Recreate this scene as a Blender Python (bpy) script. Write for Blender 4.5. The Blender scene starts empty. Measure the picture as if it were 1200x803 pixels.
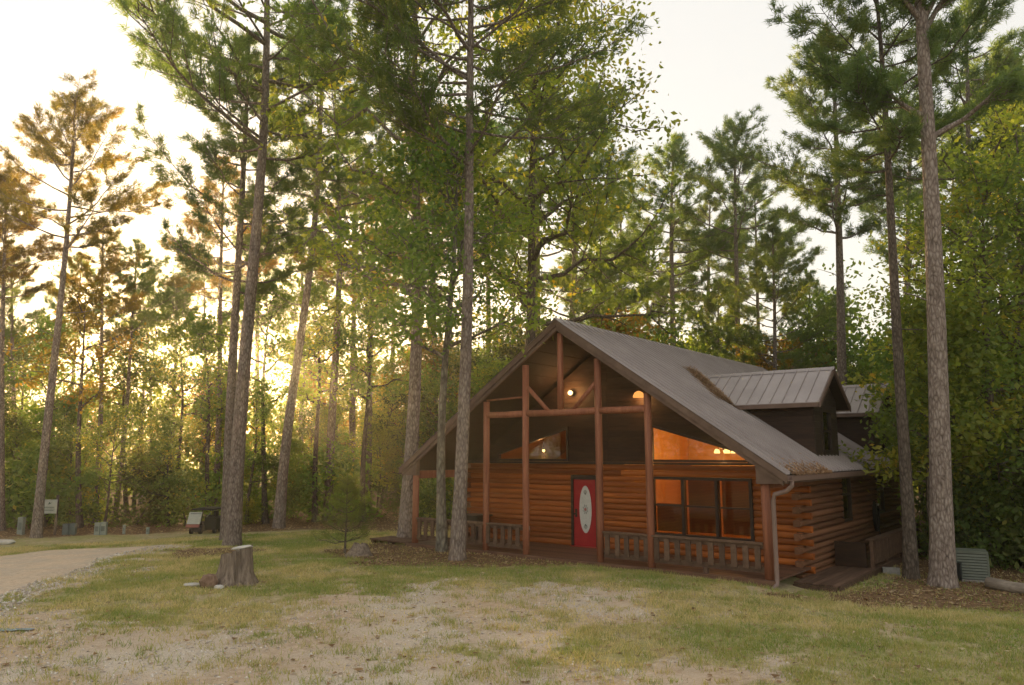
import bpy, math, random
import numpy as np
from mathutils import Vector, Matrix
R = math.radians
# ------------------------------------------------------------------ camera, world, sun, exposure
scene = bpy.context.scene
COL = scene.collection
CAM = np.array([11.93, -17.0, 2.75])
FPX = 884.0
FWD = np.array([-0.6169782, 0.77331089, 0.14604167])
RGT = np.array([0.78169184, 0.62366486, 0.0])
UPV = np.array([0.09108106, -0.11415958, 0.98927844])
cd = bpy.data.cameras.new('camera'); cam = bpy.data.objects.new('camera', cd); COL.objects.link(cam)
cd.sensor_width = 36; cd.lens = FPX / 1200 * 36; cd.clip_start = .1; cd.clip_end = 2000
M = Matrix.Identity(4)
for i in range(3):
    M[i][0] = RGT[i]; M[i][1] = UPV[i]; M[i][2] = -FWD[i]; M[i][3] = CAM[i]
cam.matrix_world = M
scene.camera = cam

SUN_DIR = Vector((-0.867, 0.480, 0.124)).normalized()      # towards the sun, low behind the woods
SUN_EL = math.asin(SUN_DIR.z); SUN_AZ = math.atan2(SUN_DIR.x, SUN_DIR.y)
w = bpy.data.worlds.new('World'); scene.world = w; w.use_nodes = True
nt = w.node_tree; nt.nodes.clear()
out = nt.nodes.new('ShaderNodeOutputWorld')
sky = nt.nodes.new('ShaderNodeTexSky'); sky.sky_type = 'NISHITA'; sky.sun_disc = False
sky.sun_elevation = SUN_EL; sky.sun_rotation = SUN_AZ; sky.dust_density = 1.2; sky.air_density = 1.2; sky.ozone_density = 1.0
b1 = nt.nodes.new('ShaderNodeBackground'); b1.inputs[1].default_value = 0.022
nt.links.new(sky.outputs[0], b1.inputs[0])
b2 = nt.nodes.new('ShaderNodeBackground')                      # thin pale overcast veil
b2.inputs[0].default_value = (1.0, .945, .875, 1); b2.inputs[1].default_value = 0.285
ad = nt.nodes.new('ShaderNodeAddShader')
nt.links.new(b1.outputs[0], ad.inputs[0]); nt.links.new(b2.outputs[0], ad.inputs[1])
nt.links.new(ad.outputs[0], out.inputs[0])

sl = bpy.data.lights.new('sun', 'SUN'); sl.energy = 5.0; sl.angle = R(4.0); sl.color = (1.0, .66, .30)
so = bpy.data.objects.new('sun', sl); COL.objects.link(so)
so.rotation_euler = SUN_DIR.to_track_quat('Z', 'Y').to_euler()

vs = scene.view_settings; vs.view_transform = 'Standard'; vs.look = 'None'; vs.gamma = 1.0; vs.use_curve_mapping = False
vs.exposure = 1.58
cy = scene.cycles
cy.use_denoising = True
cy.max_bounces = 8; cy.diffuse_bounces = 5; cy.glossy_bounces = 3; cy.transmission_bounces = 4
cy.transparent_max_bounces = 8; cy.volume_bounces = 1; cy.sample_clamp_indirect = 4.0
cy.caustics_reflective = False; cy.caustics_refractive = False

# ------------------------------------------------------------------ pixel helpers
def ray(px, py):
    d = RGT * (px - 600) - UPV * (py - 401.5) + FWD * FPX
    return d / np.linalg.norm(d)
def az_point(px, dist):                      # ground-plan point in the direction of a column of the photo
    d = ray(px, 590); h = d[:2] / np.linalg.norm(d[:2])
    return CAM[:2] + h * dist
def top_point(px, py, dist):
    d = ray(px, py); return CAM + d * (dist / np.linalg.norm(d[:2]))
def sstep(a, b, x):
    t = np.clip((np.asarray(x, float) - a) / (b - a), 0, 1); return t * t * (3 - 2 * t)
def _h(ix, iy, s):
    n = (ix.astype(np.int64) * 374761393 + iy.astype(np.int64) * 668265263 + s * 1442695041) & 0x7fffffff
    n = ((n ^ (n >> 13)) * 1274126177) & 0x7fffffff
    return ((n ^ (n >> 16)) & 0xffff) / 65535.0
def vnoise(x, y, s=0):
    x = np.asarray(x, float); y = np.asarray(y, float)
    ix = np.floor(x); iy = np.floor(y); fx = x - ix; fy = y - iy
    fx = fx * fx * (3 - 2 * fx); fy = fy * fy * (3 - 2 * fy)
    a = _h(ix, iy, s); b = _h(ix + 1, iy, s); c = _h(ix, iy + 1, s); d = _h(ix + 1, iy + 1, s)
    return (a * (1 - fx) + b * fx) * (1 - fy) + (c * (1 - fx) + d * fx) * fy
def fbm(x, y, s=0, o=4):
    v = 0; a = .5; t = 0
    for k in range(o):
        v = v + a * vnoise(x * 2 ** k, y * 2 ** k, s + k); t += a; a *= .5
    return v / t
def gz(x, y):
    x = np.asarray(x, float); y = np.asarray(y, float)
    z = -0.32 * sstep(4.6, 7.2, x) * sstep(-5, 2.5, y)
    z = z - 0.5 * sstep(-3, -20, x) * 1.0
    z = z - 0.05
    inside = sstep(-7, -6, x) * sstep(7, 6, x) * sstep(-.4, .3, y) * sstep(17, 16, y)
    z = z - .12 * inside
    z = z + (fbm(x * .5, y * .5, 3, 3) - .5) * .10 * (1 - inside) * sstep(60, 25, np.hypot(x, y))
    z = z + (fbm(x * 2.2, y * 2.2, 9, 3) - .5) * .04 * (1 - inside) * sstep(40, 20, np.hypot(x, y))
    return z
def ground_at(px, py):
    d = ray(px, py); z = -0.05
    for k in range(30):
        p = CAM + d * ((z - CAM[2]) / d[2]); z = .5 * z + .5 * float(gz(p[0], p[1]))
    return Vector((p[0], p[1], float(gz(p[0], p[1]))))

# ------------------------------------------------------------------ object helpers
def link(o):
    COL.objects.link(o); return o
def tag(o, label=None, cat=None, group=None, kind=None):
    if label: o['label'] = label
    if cat: o['category'] = cat
    if group: o['group'] = group
    if kind: o['kind'] = kind
    return o
def empty(name, loc=(0, 0, 0), label=None, cat=None, group=None, rz=0):
    o = link(bpy.data.objects.new(name, None)); o.location = loc; o.rotation_euler = (0, 0, rz)
    o.empty_display_size = .2
    return tag(o, label, cat, group)
def copy_tree(o, parent=None):
    c = o.copy(); COL.objects.link(c); c.parent = parent
    for ch in list(o.children): copy_tree(ch, c)
    return c
def meshobj(name, me, mat, parent=None):
    if mat is not None and not me.materials: me.materials.append(mat)
    o = link(bpy.data.objects.new(name, me)); o.parent = parent
    return o
class MB:
    def __init__(s): s.v = []; s.f = []
    def add(s, v, f):
        n = len(s.v); s.v += [tuple(p) for p in v]; s.f += [tuple(i + n for i in q) for q in f]; return s
    def box(s, a, b):
        (x0, y0, z0), (x1, y1, z1) = a, b
        return s.add([(x0, y0, z0), (x1, y0, z0), (x1, y1, z0), (x0, y1, z0), (x0, y0, z1), (x1, y0, z1), (x1, y1, z1), (x0, y1, z1)],
                     [(0, 3, 2, 1), (4, 5, 6, 7), (0, 1, 5, 4), (1, 2, 6, 5), (2, 3, 7, 6), (3, 0, 4, 7)])
    def prism(s, poly, axis, a, b):
        n = len(poly)
        def P(p, t):
            if axis == 'y': return (p[0], t, p[1])
            if axis == 'x': return (t, p[0], p[1])
            return (p[0], p[1], t)
        v = [P(p, a) for p in poly] + [P(p, b) for p in poly]
        f = [tuple(range(n))[::-1], tuple(range(n, 2 * n))] + [(i, (i + 1) % n, n + (i + 1) % n, n + i) for i in range(n)]
        return s.add(v, f)
    def tube(s, pts, rad, n=8, caps=True, ph=0):
        pts = [Vector(p) for p in pts]
        if not hasattr(rad, '__len__'): rad = [rad] * len(pts)
        v = []; ref = None
        for i, p in enumerate(pts):
            d = (pts[min(i + 1, len(pts) - 1)] - pts[max(i - 1, 0)])
            if d.length < 1e-9: d = Vector((0, 0, 1))
            d.normalize()
            if ref is None: ref = Vector((1, 0, 0)) if abs(d.x) < .9 else Vector((0, 1, 0))
            u = (ref - d * ref.dot(d)).normalized(); ref = u; q = d.cross(u)
            for k in range(n):
                a = 2 * math.pi * k / n + ph
                v.append(p + (u * math.cos(a) + q * math.sin(a)) * rad[i])
        f = []
        for i in range(len(pts) - 1):
            for k in range(n):
                f.append((i * n + k, i * n + (k + 1) % n, (i + 1) * n + (k + 1) % n, (i + 1) * n + k))
        if caps:
            f.append(tuple(range(n))[::-1]); f.append(tuple(range((len(pts) - 1) * n, len(pts) * n)))
        return s.add(v, f)
    def lathe(s, prof, n=12, c=(0, 0, 0)):
        v = []; f = []
        for (r, z) in prof:
            for k in range(n):
                a = 2 * math.pi * k / n; v.append((c[0] + r * math.cos(a), c[1] + r * math.sin(a), c[2] + z))
        for i in range(len(prof) - 1):
            for k in range(n): f.append((i * n + k, i * n + (k + 1) % n, (i + 1) * n + (k + 1) % n, (i + 1) * n + k))
        f.append(tuple(range(n))[::-1]); f.append(tuple(range((len(prof) - 1) * n, len(prof) * n)))
        return s.add(v, f)
    def mesh(s, name, smooth=False):
        me = bpy.data.meshes.new(name); me.from_pydata(s.v, [], s.f); me.update()
        if smooth: me.polygons.foreach_set('use_smooth', [True] * len(me.polygons))
        return me
    def build(s, name, mat, parent=None, smooth=False):
        return meshobj(name, s.mesh(name, smooth), mat, parent)
def fast_mesh(name, verts, faces_flat, k, attrs=None):
    """verts (n,3), faces (m,k) of a constant vertex count"""
    me = bpy.data.meshes.new(name); n = len(verts); m = len(faces_flat)
    me.vertices.add(n); me.vertices.foreach_set('co', np.ascontiguousarray(verts, np.float32).ravel())
    me.loops.add(m * k); me.loops.foreach_set('vertex_index', np.ascontiguousarray(faces_flat, np.int32).ravel())
    me.polygons.add(m); me.polygons.foreach_set('loop_start', np.arange(0, m * k, k, dtype=np.int32))
    me.update(calc_edges=True)
    for (nm, dom, val) in (attrs or []):
        a = me.attributes.new(nm, 'FLOAT', dom); a.data.foreach_set('value', np.ascontiguousarray(val, np.float32))
    return me

# ------------------------------------------------------------------ materials
MAT = {}
def newmat(name):
    m = bpy.data.materials.new(name); m.use_nodes = True; nt = m.node_tree
    for n in list(nt.nodes): nt.nodes.remove(n)
    o = nt.nodes.new('ShaderNodeOutputMaterial'); MAT[name] = m
    return m, nt, o
def N(nt, t, **kw):
    n = nt.nodes.new(t)
    for k, v in kw.items():
        if k.startswith('i_'):
            key = k[2:]; key = int(key) if key.isdigit() else key.replace('_', ' ')
            n.inputs[key].default_value = v
        else: setattr(n, k, v)
    return n
def ramp(nt, stops, src=None):
    r = nt.nodes.new('ShaderNodeValToRGB')
    e = r.color_ramp.elements
    while len(e) < len(stops): e.new(.5)
    for i, (p, c) in enumerate(stops):
        e[i].position = p; e[i].color = (*c, 1) if len(c) == 3 else c
    if src is not None: nt.links.new(src, r.inputs[0])
    return r
def coords(nt, scale=(1, 1, 1), kind='Object', jitter=True):
    tc = N(nt, 'ShaderNodeTexCoord'); mp = N(nt, 'ShaderNodeMapping'); mp.inputs['Scale'].default_value = scale
    nt.links.new(tc.outputs[kind], mp.inputs[0])
    if jitter:
        oi = N(nt, 'ShaderNodeObjectInfo'); ml = N(nt, 'ShaderNodeMath', operation='MULTIPLY', i_1=37.0)
        nt.links.new(oi.outputs['Random'], ml.inputs[0]); nt.links.new(ml.outputs[0], mp.inputs['Location'])
    return mp.outputs[0]
def grain(name, c1, c2, scale=(8, 8, 8), rough=.7, bump=.3, var=.25, spec=.3, detail=6, dist=.02):
    """noise between two colours, per-object brightness change, bump"""
    m, nt, o = newmat(name)
    co = coords(nt, scale)
    nz = N(nt, 'ShaderNodeTexNoise', i_Scale=1.0, i_Detail=detail, i_Roughness=.62); nt.links.new(co, nz.inputs['Vector'])
    rp = ramp(nt, [(.28, c1), (.72, c2)], nz.outputs['Fac'])
    oi = N(nt, 'ShaderNodeObjectInfo')
    mr = N(nt, 'ShaderNodeMapRange', i_3=1 - var, i_4=1 + var); nt.links.new(oi.outputs['Random'], mr.inputs[0])
    hs = N(nt, 'ShaderNodeHueSaturation'); nt.links.new(mr.outputs[0], hs.inputs['Value']); nt.links.new(rp.outputs[0], hs.inputs['Color'])
    p = N(nt, 'ShaderNodeBsdfPrincipled', i_Roughness=rough); p.inputs['Specular IOR Level'].default_value = spec
    nt.links.new(hs.outputs[0], p.inputs['Base Color'])
    if bump:
        bp = N(nt, 'ShaderNodeBump', i_Strength=bump, i_Distance=dist); nt.links.new(nz.outputs['Fac'], bp.inputs['Height'])
        nt.links.new(bp.outputs[0], p.inputs['Normal'])
    nt.links.new(p.outputs[0], o.inputs[0])
    return m
def leafmat(name, stops, trans=.45, rough=.6, tcol=(1.0, .9, .35), objvar=.25):
    m, nt, o = newmat(name)
    at = N(nt, 'ShaderNodeAttribute', attribute_name='tint')
    rp = ramp(nt, stops, at.outputs['Fac'])
    oi = N(nt, 'ShaderNodeObjectInfo')
    mr = N(nt, 'ShaderNodeMapRange', i_3=1 - objvar, i_4=1 + objvar); nt.links.new(oi.outputs['Random'], mr.inputs[0])
    hs = N(nt, 'ShaderNodeHueSaturation'); nt.links.new(mr.outputs[0], hs.inputs['Value']); nt.links.new(rp.outputs[0], hs.inputs['Color'])
    mr2 = N(nt, 'ShaderNodeMapRange', i_3=.485, i_4=.515)
    f2 = N(nt, 'ShaderNodeMath', operation='FRACT'); m7 = N(nt, 'ShaderNodeMath', operation='MULTIPLY', i_1=7.3)
    nt.links.new(oi.outputs['Random'], m7.inputs[0]); nt.links.new(m7.outputs[0], f2.inputs[0]); nt.links.new(f2.outputs[0], mr2.inputs[0])
    nt.links.new(mr2.outputs[0], hs.inputs['Hue'])
    d = N(nt, 'ShaderNodeBsdfPrincipled', i_Roughness=rough); d.inputs['Specular IOR Level'].default_value = .25
    t = N(nt, 'ShaderNodeBsdfTranslucent')
    mx = N(nt, 'ShaderNodeMix', data_type='RGBA', blend_type='MULTIPLY'); mx.inputs[0].default_value = 1
    mx.inputs[7].default_value = (*[c * 1.6 for c in tcol], 1)
    nt.links.new(hs.outputs[0], d.inputs['Base Color']); nt.links.new(hs.outputs[0], mx.inputs[6]); nt.links.new(mx.outputs[2], t.inputs['Color'])
    ms = N(nt, 'ShaderNodeMixShader'); ms.inputs[0].default_value = trans
    nt.links.new(d.outputs[0], ms.inputs[1]); nt.links.new(t.outputs[0], ms.inputs[2]); nt.links.new(ms.outputs[0], o.inputs[0])
    return m
def plain(name, c, rough=.5, metal=0, spec=.5):
    m, nt, o = newmat(name); p = N(nt, 'ShaderNodeBsdfPrincipled', i_Roughness=rough, i_Metallic=metal); p.inputs['Base Color'].default_value = (*c, 1)
    p.inputs['Specular IOR Level'].default_value = spec
    nt.links.new(p.outputs[0], o.inputs[0]); return m
def emis(name, c, s):
    m, nt, o = newmat(name); e = N(nt, 'ShaderNodeEmission', i_Strength=s); e.inputs[0].default_value = (*c, 1); nt.links.new(e.outputs[0], o.inputs[0]); return m

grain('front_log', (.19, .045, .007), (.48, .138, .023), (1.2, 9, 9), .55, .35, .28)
grain('shaded_side_log', (.11, .047, .023), (.26, .122, .065), (9, 1.0, 9), .7, .4, .22)  # brown side logs, colour darkened for the dimmer light on that wall
grain('dark_board', (.022, .012, .008), (.058, .029, .018), (2, 14, 14), .7, .3, .2)
grain('post_wood', (.19, .064, .034), (.37, .142, .078), (14, 14, 1.2), .6, .3, .15)
grain('rail_wood', (.072, .041, .027), (.160, .097, .066), (10, 10, 10), .75, .4, .25)
grain('deck_wood', (.075, .038, .024), (.17, .09, .058), (2.0, 16, 16), .55, .3, .25)
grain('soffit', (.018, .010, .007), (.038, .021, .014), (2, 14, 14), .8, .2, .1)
grain('fascia', (.10, .062, .046), (.17, .11, .085), (3, 3, 3), .6, .1, .08)
grain('interior_wood', (.52, .25, .07), (.70, .38, .12), (1.0, 1.0, 9), .5, .1, .12)
grain('blind_wood', (.14, .05, .022), (.24, .09, .04), (1, 9, 9), .5, .05, .1)
grain('frame_brown', (.028, .019, .015), (.055, .038, .030), (8, 8, 8), .5, .05, .1)
grain('red_paint', (.36, .020, .028), (.46, .030, .036), (4, 4, 4), .35, .05, .05)
grain('glass_white', (.62, .62, .58), (.74, .74, .70), (9, 9, 9), .25, .05, .05)
grain('came', (.10, .11, .10), (.18, .19, .17), (9, 9, 9), .4, .05, .05)
grain('rose', (.38, .13, .12), (.5, .2, .18), (9, 9, 9), .4, .05, .05)
grain('downspout_paint', (.19, .125, .105), (.26, .18, .155), (6, 6, 2), .45, .05, .05)
grain('stump_wood', (.085, .060, .044), (.36, .285, .225), (18, 18, 2.0), .9, .9, .1, dist=.04)
grain('stump_top', (.16, .13, .10), (.34, .29, .23), (12, 12, 12), .9, .6, .1)
grain('rotten_wood', (.11, .062, .042), (.27, .18, .125), (12, 12, 5), .9, .9, .1)
grain('log_wood', (.19, .155, .125), (.40, .34, .28), (2, 14, 14), .85, .6, .15)
grain('stone', (.38, .36, .33), (.60, .57, .53), (7, 7, 7), .85, .4, .2)
grain('green_metal', (.115, .130, .105), (.165, .185, .150), (5, 5, 5), .5, .05, .05)
grain('pale_metal', (.24, .275, .245), (.33, .365, .335), (6, 6, 6), .55, .05, .1)
grain('grey_metal', (.13, .15, .14), (.19, .215, .20), (6, 6, 6), .55, .05, .1)
grain('sign_white', (.40, .43, .40), (.52, .55, .51), (5, 5, 5), .55, .02, .05)
grain('sign_red', (.26, .09, .08), (.36, .14, .12), (5, 5, 5), .55, .02, .05)
grain('sign_ink', (.05, .09, .06), (.09, .13, .09), (5, 5, 5), .6, .02, .05)
grain('black_plastic', (.010, .011, .013), (.022, .024, .027), (6, 6, 6), .38, .05, .1)
grain('black_rubber', (.010, .010, .011), (.02, .02, .021), (16, 16, 16), .35, .05, .1)
grain('block', (.24, .23, .215), (.36, .35, .33), (14, 14, 14), .9, .3, .1)
grain('blue_cloth', (.20, .30, .36), (.30, .40, .46), (12, 12, 12), .8, .2, .1)
plain('steel', (.45, .45, .46), .35, .9)
plain('white_plastic', (.72, .71, .68), .4)
emis('bulb', (1.0, .62, .22), 1.6)
emis('shade_lit', (1.0, .66, .22), 1.1)
# bark
def bark(name, c1, c2, c3, sc, bump):
    m, nt, o = newmat(name)
    co = coords(nt, (1, 1, .38))
    vo = N(nt, 'ShaderNodeTexVoronoi', feature='DISTANCE_TO_EDGE', i_Scale=sc); nt.links.new(co, vo.inputs['Vector'])
    nz = N(nt, 'ShaderNodeTexNoise', i_Scale=sc * .8, i_Detail=7.0, i_Roughness=.65); nt.links.new(co, nz.inputs['Vector'])
    ml = N(nt, 'ShaderNodeMath', operation='MULTIPLY_ADD', i_1=1.2); nt.links.new(vo.outputs['Distance'], ml.inputs[0]); nt.links.new(nz.outputs['Fac'], ml.inputs[2])
    rp = ramp(nt, [(.34, c1), (.58, c2), (.95, c3)], ml.outputs[0])
    oi = N(nt, 'ShaderNodeObjectInfo'); mr = N(nt, 'ShaderNodeMapRange', i_3=.8, i_4=1.15); nt.links.new(oi.outputs['Random'], mr.inputs[0])
    hs = N(nt, 'ShaderNodeHueSaturation'); nt.links.new(mr.outputs[0], hs.inputs['Value']); nt.links.new(rp.outputs[0], hs.inputs['Color'])
    p = N(nt, 'ShaderNodeBsdfPrincipled', i_Roughness=.9); p.inputs['Specular IOR Level'].default_value = .15
    nt.links.new(hs.outputs[0], p.inputs['Base Color'])
    bp = N(nt, 'ShaderNodeBump', i_Strength=bump, i_Distance=.05); nt.links.new(ml.outputs[0], bp.inputs['Height']); nt.links.new(bp.outputs[0], p.inputs['Normal'])
    nt.links.new(p.outputs[0], o.inputs[0])
bark('pine_bark', (.085, .064, .054), (.21, .165, .142), (.36, .305, .27), 15.0, .8)
bark('dark_bark', (.045, .035, .028), (.11, .087, .070), (.20, .163, .132), 13.0, .8)
bark('mossy_bark', (.075, .065, .050), (.17, .150, .120), (.30, .275, .225), 11.0, .7)
leafmat('pine_needles', [(0, (.080, .150, .066)), (.5, (.160, .250, .095)), (.88, (.26, .32, .105)), (1, (.46, .34, .11))], .5)
leafmat('young_needles', [(0, (.10, .16, .055)), (.6, (.18, .25, .075)), (1, (.28, .31, .09))], .45)
leafmat('pine_needles_sunlit', [(0, (.12, .135, .045)), (.40, (.24, .20, .055)), (1, (.50, .29, .07))], .5)  # low sun's gold on the crowns put into the needle colour
leafmat('leaves_green', [(0, (.095, .170, .050)), (.55, (.185, .290, .075)), (.9, (.29, .36, .08)), (1, (.52, .42, .085))], .54)
leafmat('leaves_olive', [(0, (.12, .190, .050)), (.5, (.235, .315, .072)), (.88, (.38, .40, .08)), (1, (.64, .46, .09))], .54)
leafmat('leaves_gold', [(0, (.13, .12, .026)), (.5, (.27, .205, .036)), (1, (.50, .29, .045))], .55)
leafmat('leaves_dark', [(0, (0.061, 0.098, 0.034)), (.6, (0.116, 0.159, 0.051)), (1, (0.232, 0.238, 0.061))], .45)
leafmat('grass_blades', [(0, (.20, .275, .075)), (.40, (.33, .355, .115)), (.72, (.47, .41, .195)), (1, (.60, .50, .31))], .3, objvar=0)
leafmat('litter', [(0, (.12, .065, .034)), (.45, (.26, .145, .075)), (.8, (.40, .25, .135)), (1, (.60, .49, .35))], .15, objvar=0)
# glass pane: thin reflective sheet that lets light through
m, nt, o = newmat('pane_glass')
tr = N(nt, 'ShaderNodeBsdfTransparent'); gl = N(nt, 'ShaderNodeBsdfGlossy', i_Roughness=.02); fr = N(nt, 'ShaderNodeFresnel', i_IOR=1.5)
mx = N(nt, 'ShaderNodeMixShader'); nt.links.new(fr.outputs[0], mx.inputs[0]); nt.links.new(tr.outputs[0], mx.inputs[1]); nt.links.new(gl.outputs[0], mx.inputs[2]); nt.links.new(mx.outputs[0], o.inputs[0])
tr.inputs[0].default_value = (.86, .84, .80, 1)
m, nt, o = newmat('dimmed_glass')  # darker tint put into the glass to dim the window glow
tr = N(nt, 'ShaderNodeBsdfTransparent'); gl = N(nt, 'ShaderNodeBsdfGlossy', i_Roughness=.03); fr = N(nt, 'ShaderNodeFresnel', i_IOR=1.5)
mx = N(nt, 'ShaderNodeMixShader'); nt.links.new(fr.outputs[0], mx.inputs[0]); nt.links.new(tr.outputs[0], mx.inputs[1]); nt.links.new(gl.outputs[0], mx.inputs[2]); nt.links.new(mx.outputs[0], o.inputs[0])
tr.inputs[0].default_value = (.66, .58, .52, 1)
# painted roof metal
m, nt, o = newmat('roof_metal')
co = coords(nt, (1, 1, 1))
nz = N(nt, 'ShaderNodeTexNoise', i_Scale=1.3, i_Detail=5.0); nt.links.new(co, nz.inputs['Vector'])
n2 = N(nt, 'ShaderNodeTexNoise', i_Scale=9.0, i_Detail=4.0); nt.links.new(co, n2.inputs['Vector'])
rp = ramp(nt, [(.25, (.265, .222, .215)), (.75, (.36, .31, .302))], nz.outputs['Fac'])
rr = N(nt, 'ShaderNodeMapRange', i_3=.28, i_4=.50); nt.links.new(n2.outputs['Fac'], rr.inputs[0])
p = N(nt, 'ShaderNodeBsdfPrincipled', i_Metallic=.15); p.inputs['Specular IOR Level'].default_value = .6
nt.links.new(rp.outputs[0], p.inputs['Base Color']); nt.links.new(rr.outputs[0], p.inputs['Roughness']); nt.links.new(p.outputs[0], o.inputs[0])

# ------------------------------------------------------------------ ground masks
def px_poly(pts):
    out = []
    for (x, y) in pts:
        d = ray(x, y); t = (-.08 - CAM[2]) / d[2]; out.append((CAM[0] + d[0] * t, CAM[1] + d[1] * t))
    return np.array(out)
def sdf(poly, x, y):
    x = np.asarray(x, float); y = np.asarray(y, float)
    dmin = np.full(x.shape, 1e9); ins = np.zeros(x.shape, bool); n = len(poly)
    for i in range(n):
        ax, ay = poly[i]; bx, by = poly[(i + 1) % n]; ex, ey = bx - ax, by - ay
        t = np.clip(((x - ax) * ex + (y - ay) * ey) / (ex * ex + ey * ey + 1e-12), 0, 1)
        dmin = np.minimum(dmin, np.hypot(x - ax - t * ex, y - ay - t * ey))
        if ey != 0:
            c = ((ay > y) != (by > y)) & (x < ex * (y - ay) / ey + ax); ins ^= c
    return np.where(ins, -dmin, dmin)
GRAVEL = px_poly([(-300, 715), (0, 722), (150, 738), (250, 742), (330, 742), (375, 706), (470, 697), (560, 688), (680, 686), (760, 692), (750, 712), (660, 728), (590, 748), (560, 770), (640, 803), (500, 950), (-300, 1000)])
GRAVEL2 = px_poly([(640, 800), (760, 778), (900, 790), (980, 803), (980, 950), (600, 950)])
ROAD = px_poly([(-400, 652), (0, 637), (60, 631), (120, 628.5), (185, 627), (192, 628.5), (150, 634), (118, 645), (112, 655), (80, 668), (40, 683), (0, 703), (-200, 760), (-500, 760)])
ROADEDGE = px_poly([(200, 628), (150, 636), (128, 646), (124, 658), (85, 676), (40, 697), (0, 722), (-200, 790), (-260, 760), (0, 703), (40, 683), (80, 668), (112, 655), (118, 645), (150, 634)])
LITTERS = [px_poly([(380, 646), (440, 634), (520, 640), (640, 652), (705, 657), (690, 668), (560, 664), (430, 666)]),
           px_poly([(900, 693), (960, 686), (1010, 676), (1060, 660), (1400, 640), (1400, 705), (1150, 702), (1010, 697)]),
           px_poly([(190, 636), (300, 634), (300, 644), (200, 648)])]
def gravel_mask(x, y):
    d = np.minimum(sdf(GRAVEL, x, y), sdf(GRAVEL2, x, y) + .3)
    d = np.minimum(d, sdf(ROADEDGE, x, y) + .05)
    n = (fbm(x * .8, y * .8, 21, 4) - .5) * 4.2 + (fbm(x * 3.5, y * 3.5, 33, 3) - .5) * 2.2
    return sstep(.9, -.9, d + n - .35)
def road_sd(x, y): return sdf(ROAD, x, y) + (fbm(x * 1.2, y * 1.2, 40, 3) - .5) * .7
def forest_mask(x, y):
    # woodland floor: behind the lawn on the left, behind and right of the cabin
    dx = x - CAM[0]; dy = y - CAM[1]
    dist = np.hypot(dx, dy); a = np.arctan2(dx * RGT[0] + dy * RGT[1], dx * FWD[0] / .989 + dy * FWD[1] / .989)
    lim = np.interp(a, [-1.2, -.55, -.35, -.18, -.1, .2, .40, .47, .6, .9], [33, 36.5, 35, 32, 30, 30, 27, 22, 21.0, 20])
    n = (fbm(x * .6, y * .6, 50, 3) - .5) * 3.5
    return sstep(-.8, .9, dist - lim + n)
def litter_mask(x, y):
    v = forest_mask(x, y)
    for p in LITTERS:
        d = sdf(p, x, y) + (fbm(x * 1.3, y * 1.3, 61, 3) - .5) * 1.6
        v = np.maximum(v, sstep(.4, -.5, d))
    return v

# ground sheet
def axis(lo, hi, step, far):
    a = list(np.arange(lo, hi + 1e-6, step)); s = step
    left = []; p = lo
    while p > -far: s *= 1.22; p -= s; left.append(p)
    s = step; p = hi; right = []
    while p < far: s *= 1.22; p += s; right.append(p)
    return np.array(left[::-1] + a + right)
gx = axis(-26, 15, .18, 900); gy = axis(-16, 12, .18, 900)
GX, GY = np.meshgrid(gx, gy); X = GX.ravel(); Y = GY.ravel(); Z = gz(X, Y)
nx, ny = len(gx), len(gy)
ii, jj = np.meshgrid(np.arange(nx - 1), np.arange(ny - 1)); q = (jj * nx + ii).ravel()
F = np.stack([q, q + 1, q + 1 + nx, q + nx], 1)
g_gr = gravel_mask(X, Y); g_li = litter_mask(X, Y)
me = fast_mesh('ground', np.stack([X, Y, Z], 1), F, 4, [('gravel', 'POINT', g_gr), ('leaf', 'POINT', g_li)])
me.polygons.foreach_set('use_smooth', [True] * len(me.polygons))
m, nt, o = newmat('ground')
tc = N(nt, 'ShaderNodeTexCoord'); P_ = tc.outputs['Object']
def nz_(s, d=6, r=.6):
    n = N(nt, 'ShaderNodeTexNoise', i_Scale=s, i_Detail=float(d), i_Roughness=r); nt.links.new(P_, n.inputs['Vector']); return n.outputs['Fac']
n1 = nz_(1.1); n2 = nz_(9, 8, .7); n3 = nz_(42, 4, .6); n4 = nz_(.45, 3)
soil = ramp(nt, [(.3, (.32, .24, .15)), (.5, (.46, .375, .235)), (.7, (.56, .48, .31))], n2)
grs = ramp(nt, [(.32, (.23, .245, .09)), (.5, (.35, .325, .14)), (.72, (.48, .41, .21))], n2)
ga = N(nt, 'ShaderNodeMix', data_type='RGBA'); r0 = ramp(nt, [(.42, (0, 0, 0)), (.62, (1, 1, 1))], n1)
nt.links.new(r0.outputs[0], ga.inputs[0]); nt.links.new(grs.outputs[0], ga.inputs[6]); nt.links.new(soil.outputs[0], ga.inputs[7])
grv = ramp(nt, [(.25, (.32, .26, .205)), (.45, (.55, .47, .38)), (.6, (.66, .58, .48)), (.78, (.78, .71, .62))], n3)
dirt = ramp(nt, [(.3, (.42, .31, .215)), (.7, (.64, .51, .38))], n2)
gd = N(nt, 'ShaderNodeMix', data_type='RGBA'); r1 = ramp(nt, [(.40, (0, 0, 0)), (.6, (1, 1, 1))], n4)
nt.links.new(r1.outputs[0], gd.inputs[0]); nt.links.new(grv.outputs[0], gd.inputs[6]); nt.links.new(dirt.outputs[0], gd.inputs[7])
at = N(nt, 'ShaderNodeAttribute', attribute_name='gravel'); al = N(nt, 'ShaderNodeAttribute', attribute_name='leaf')
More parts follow.
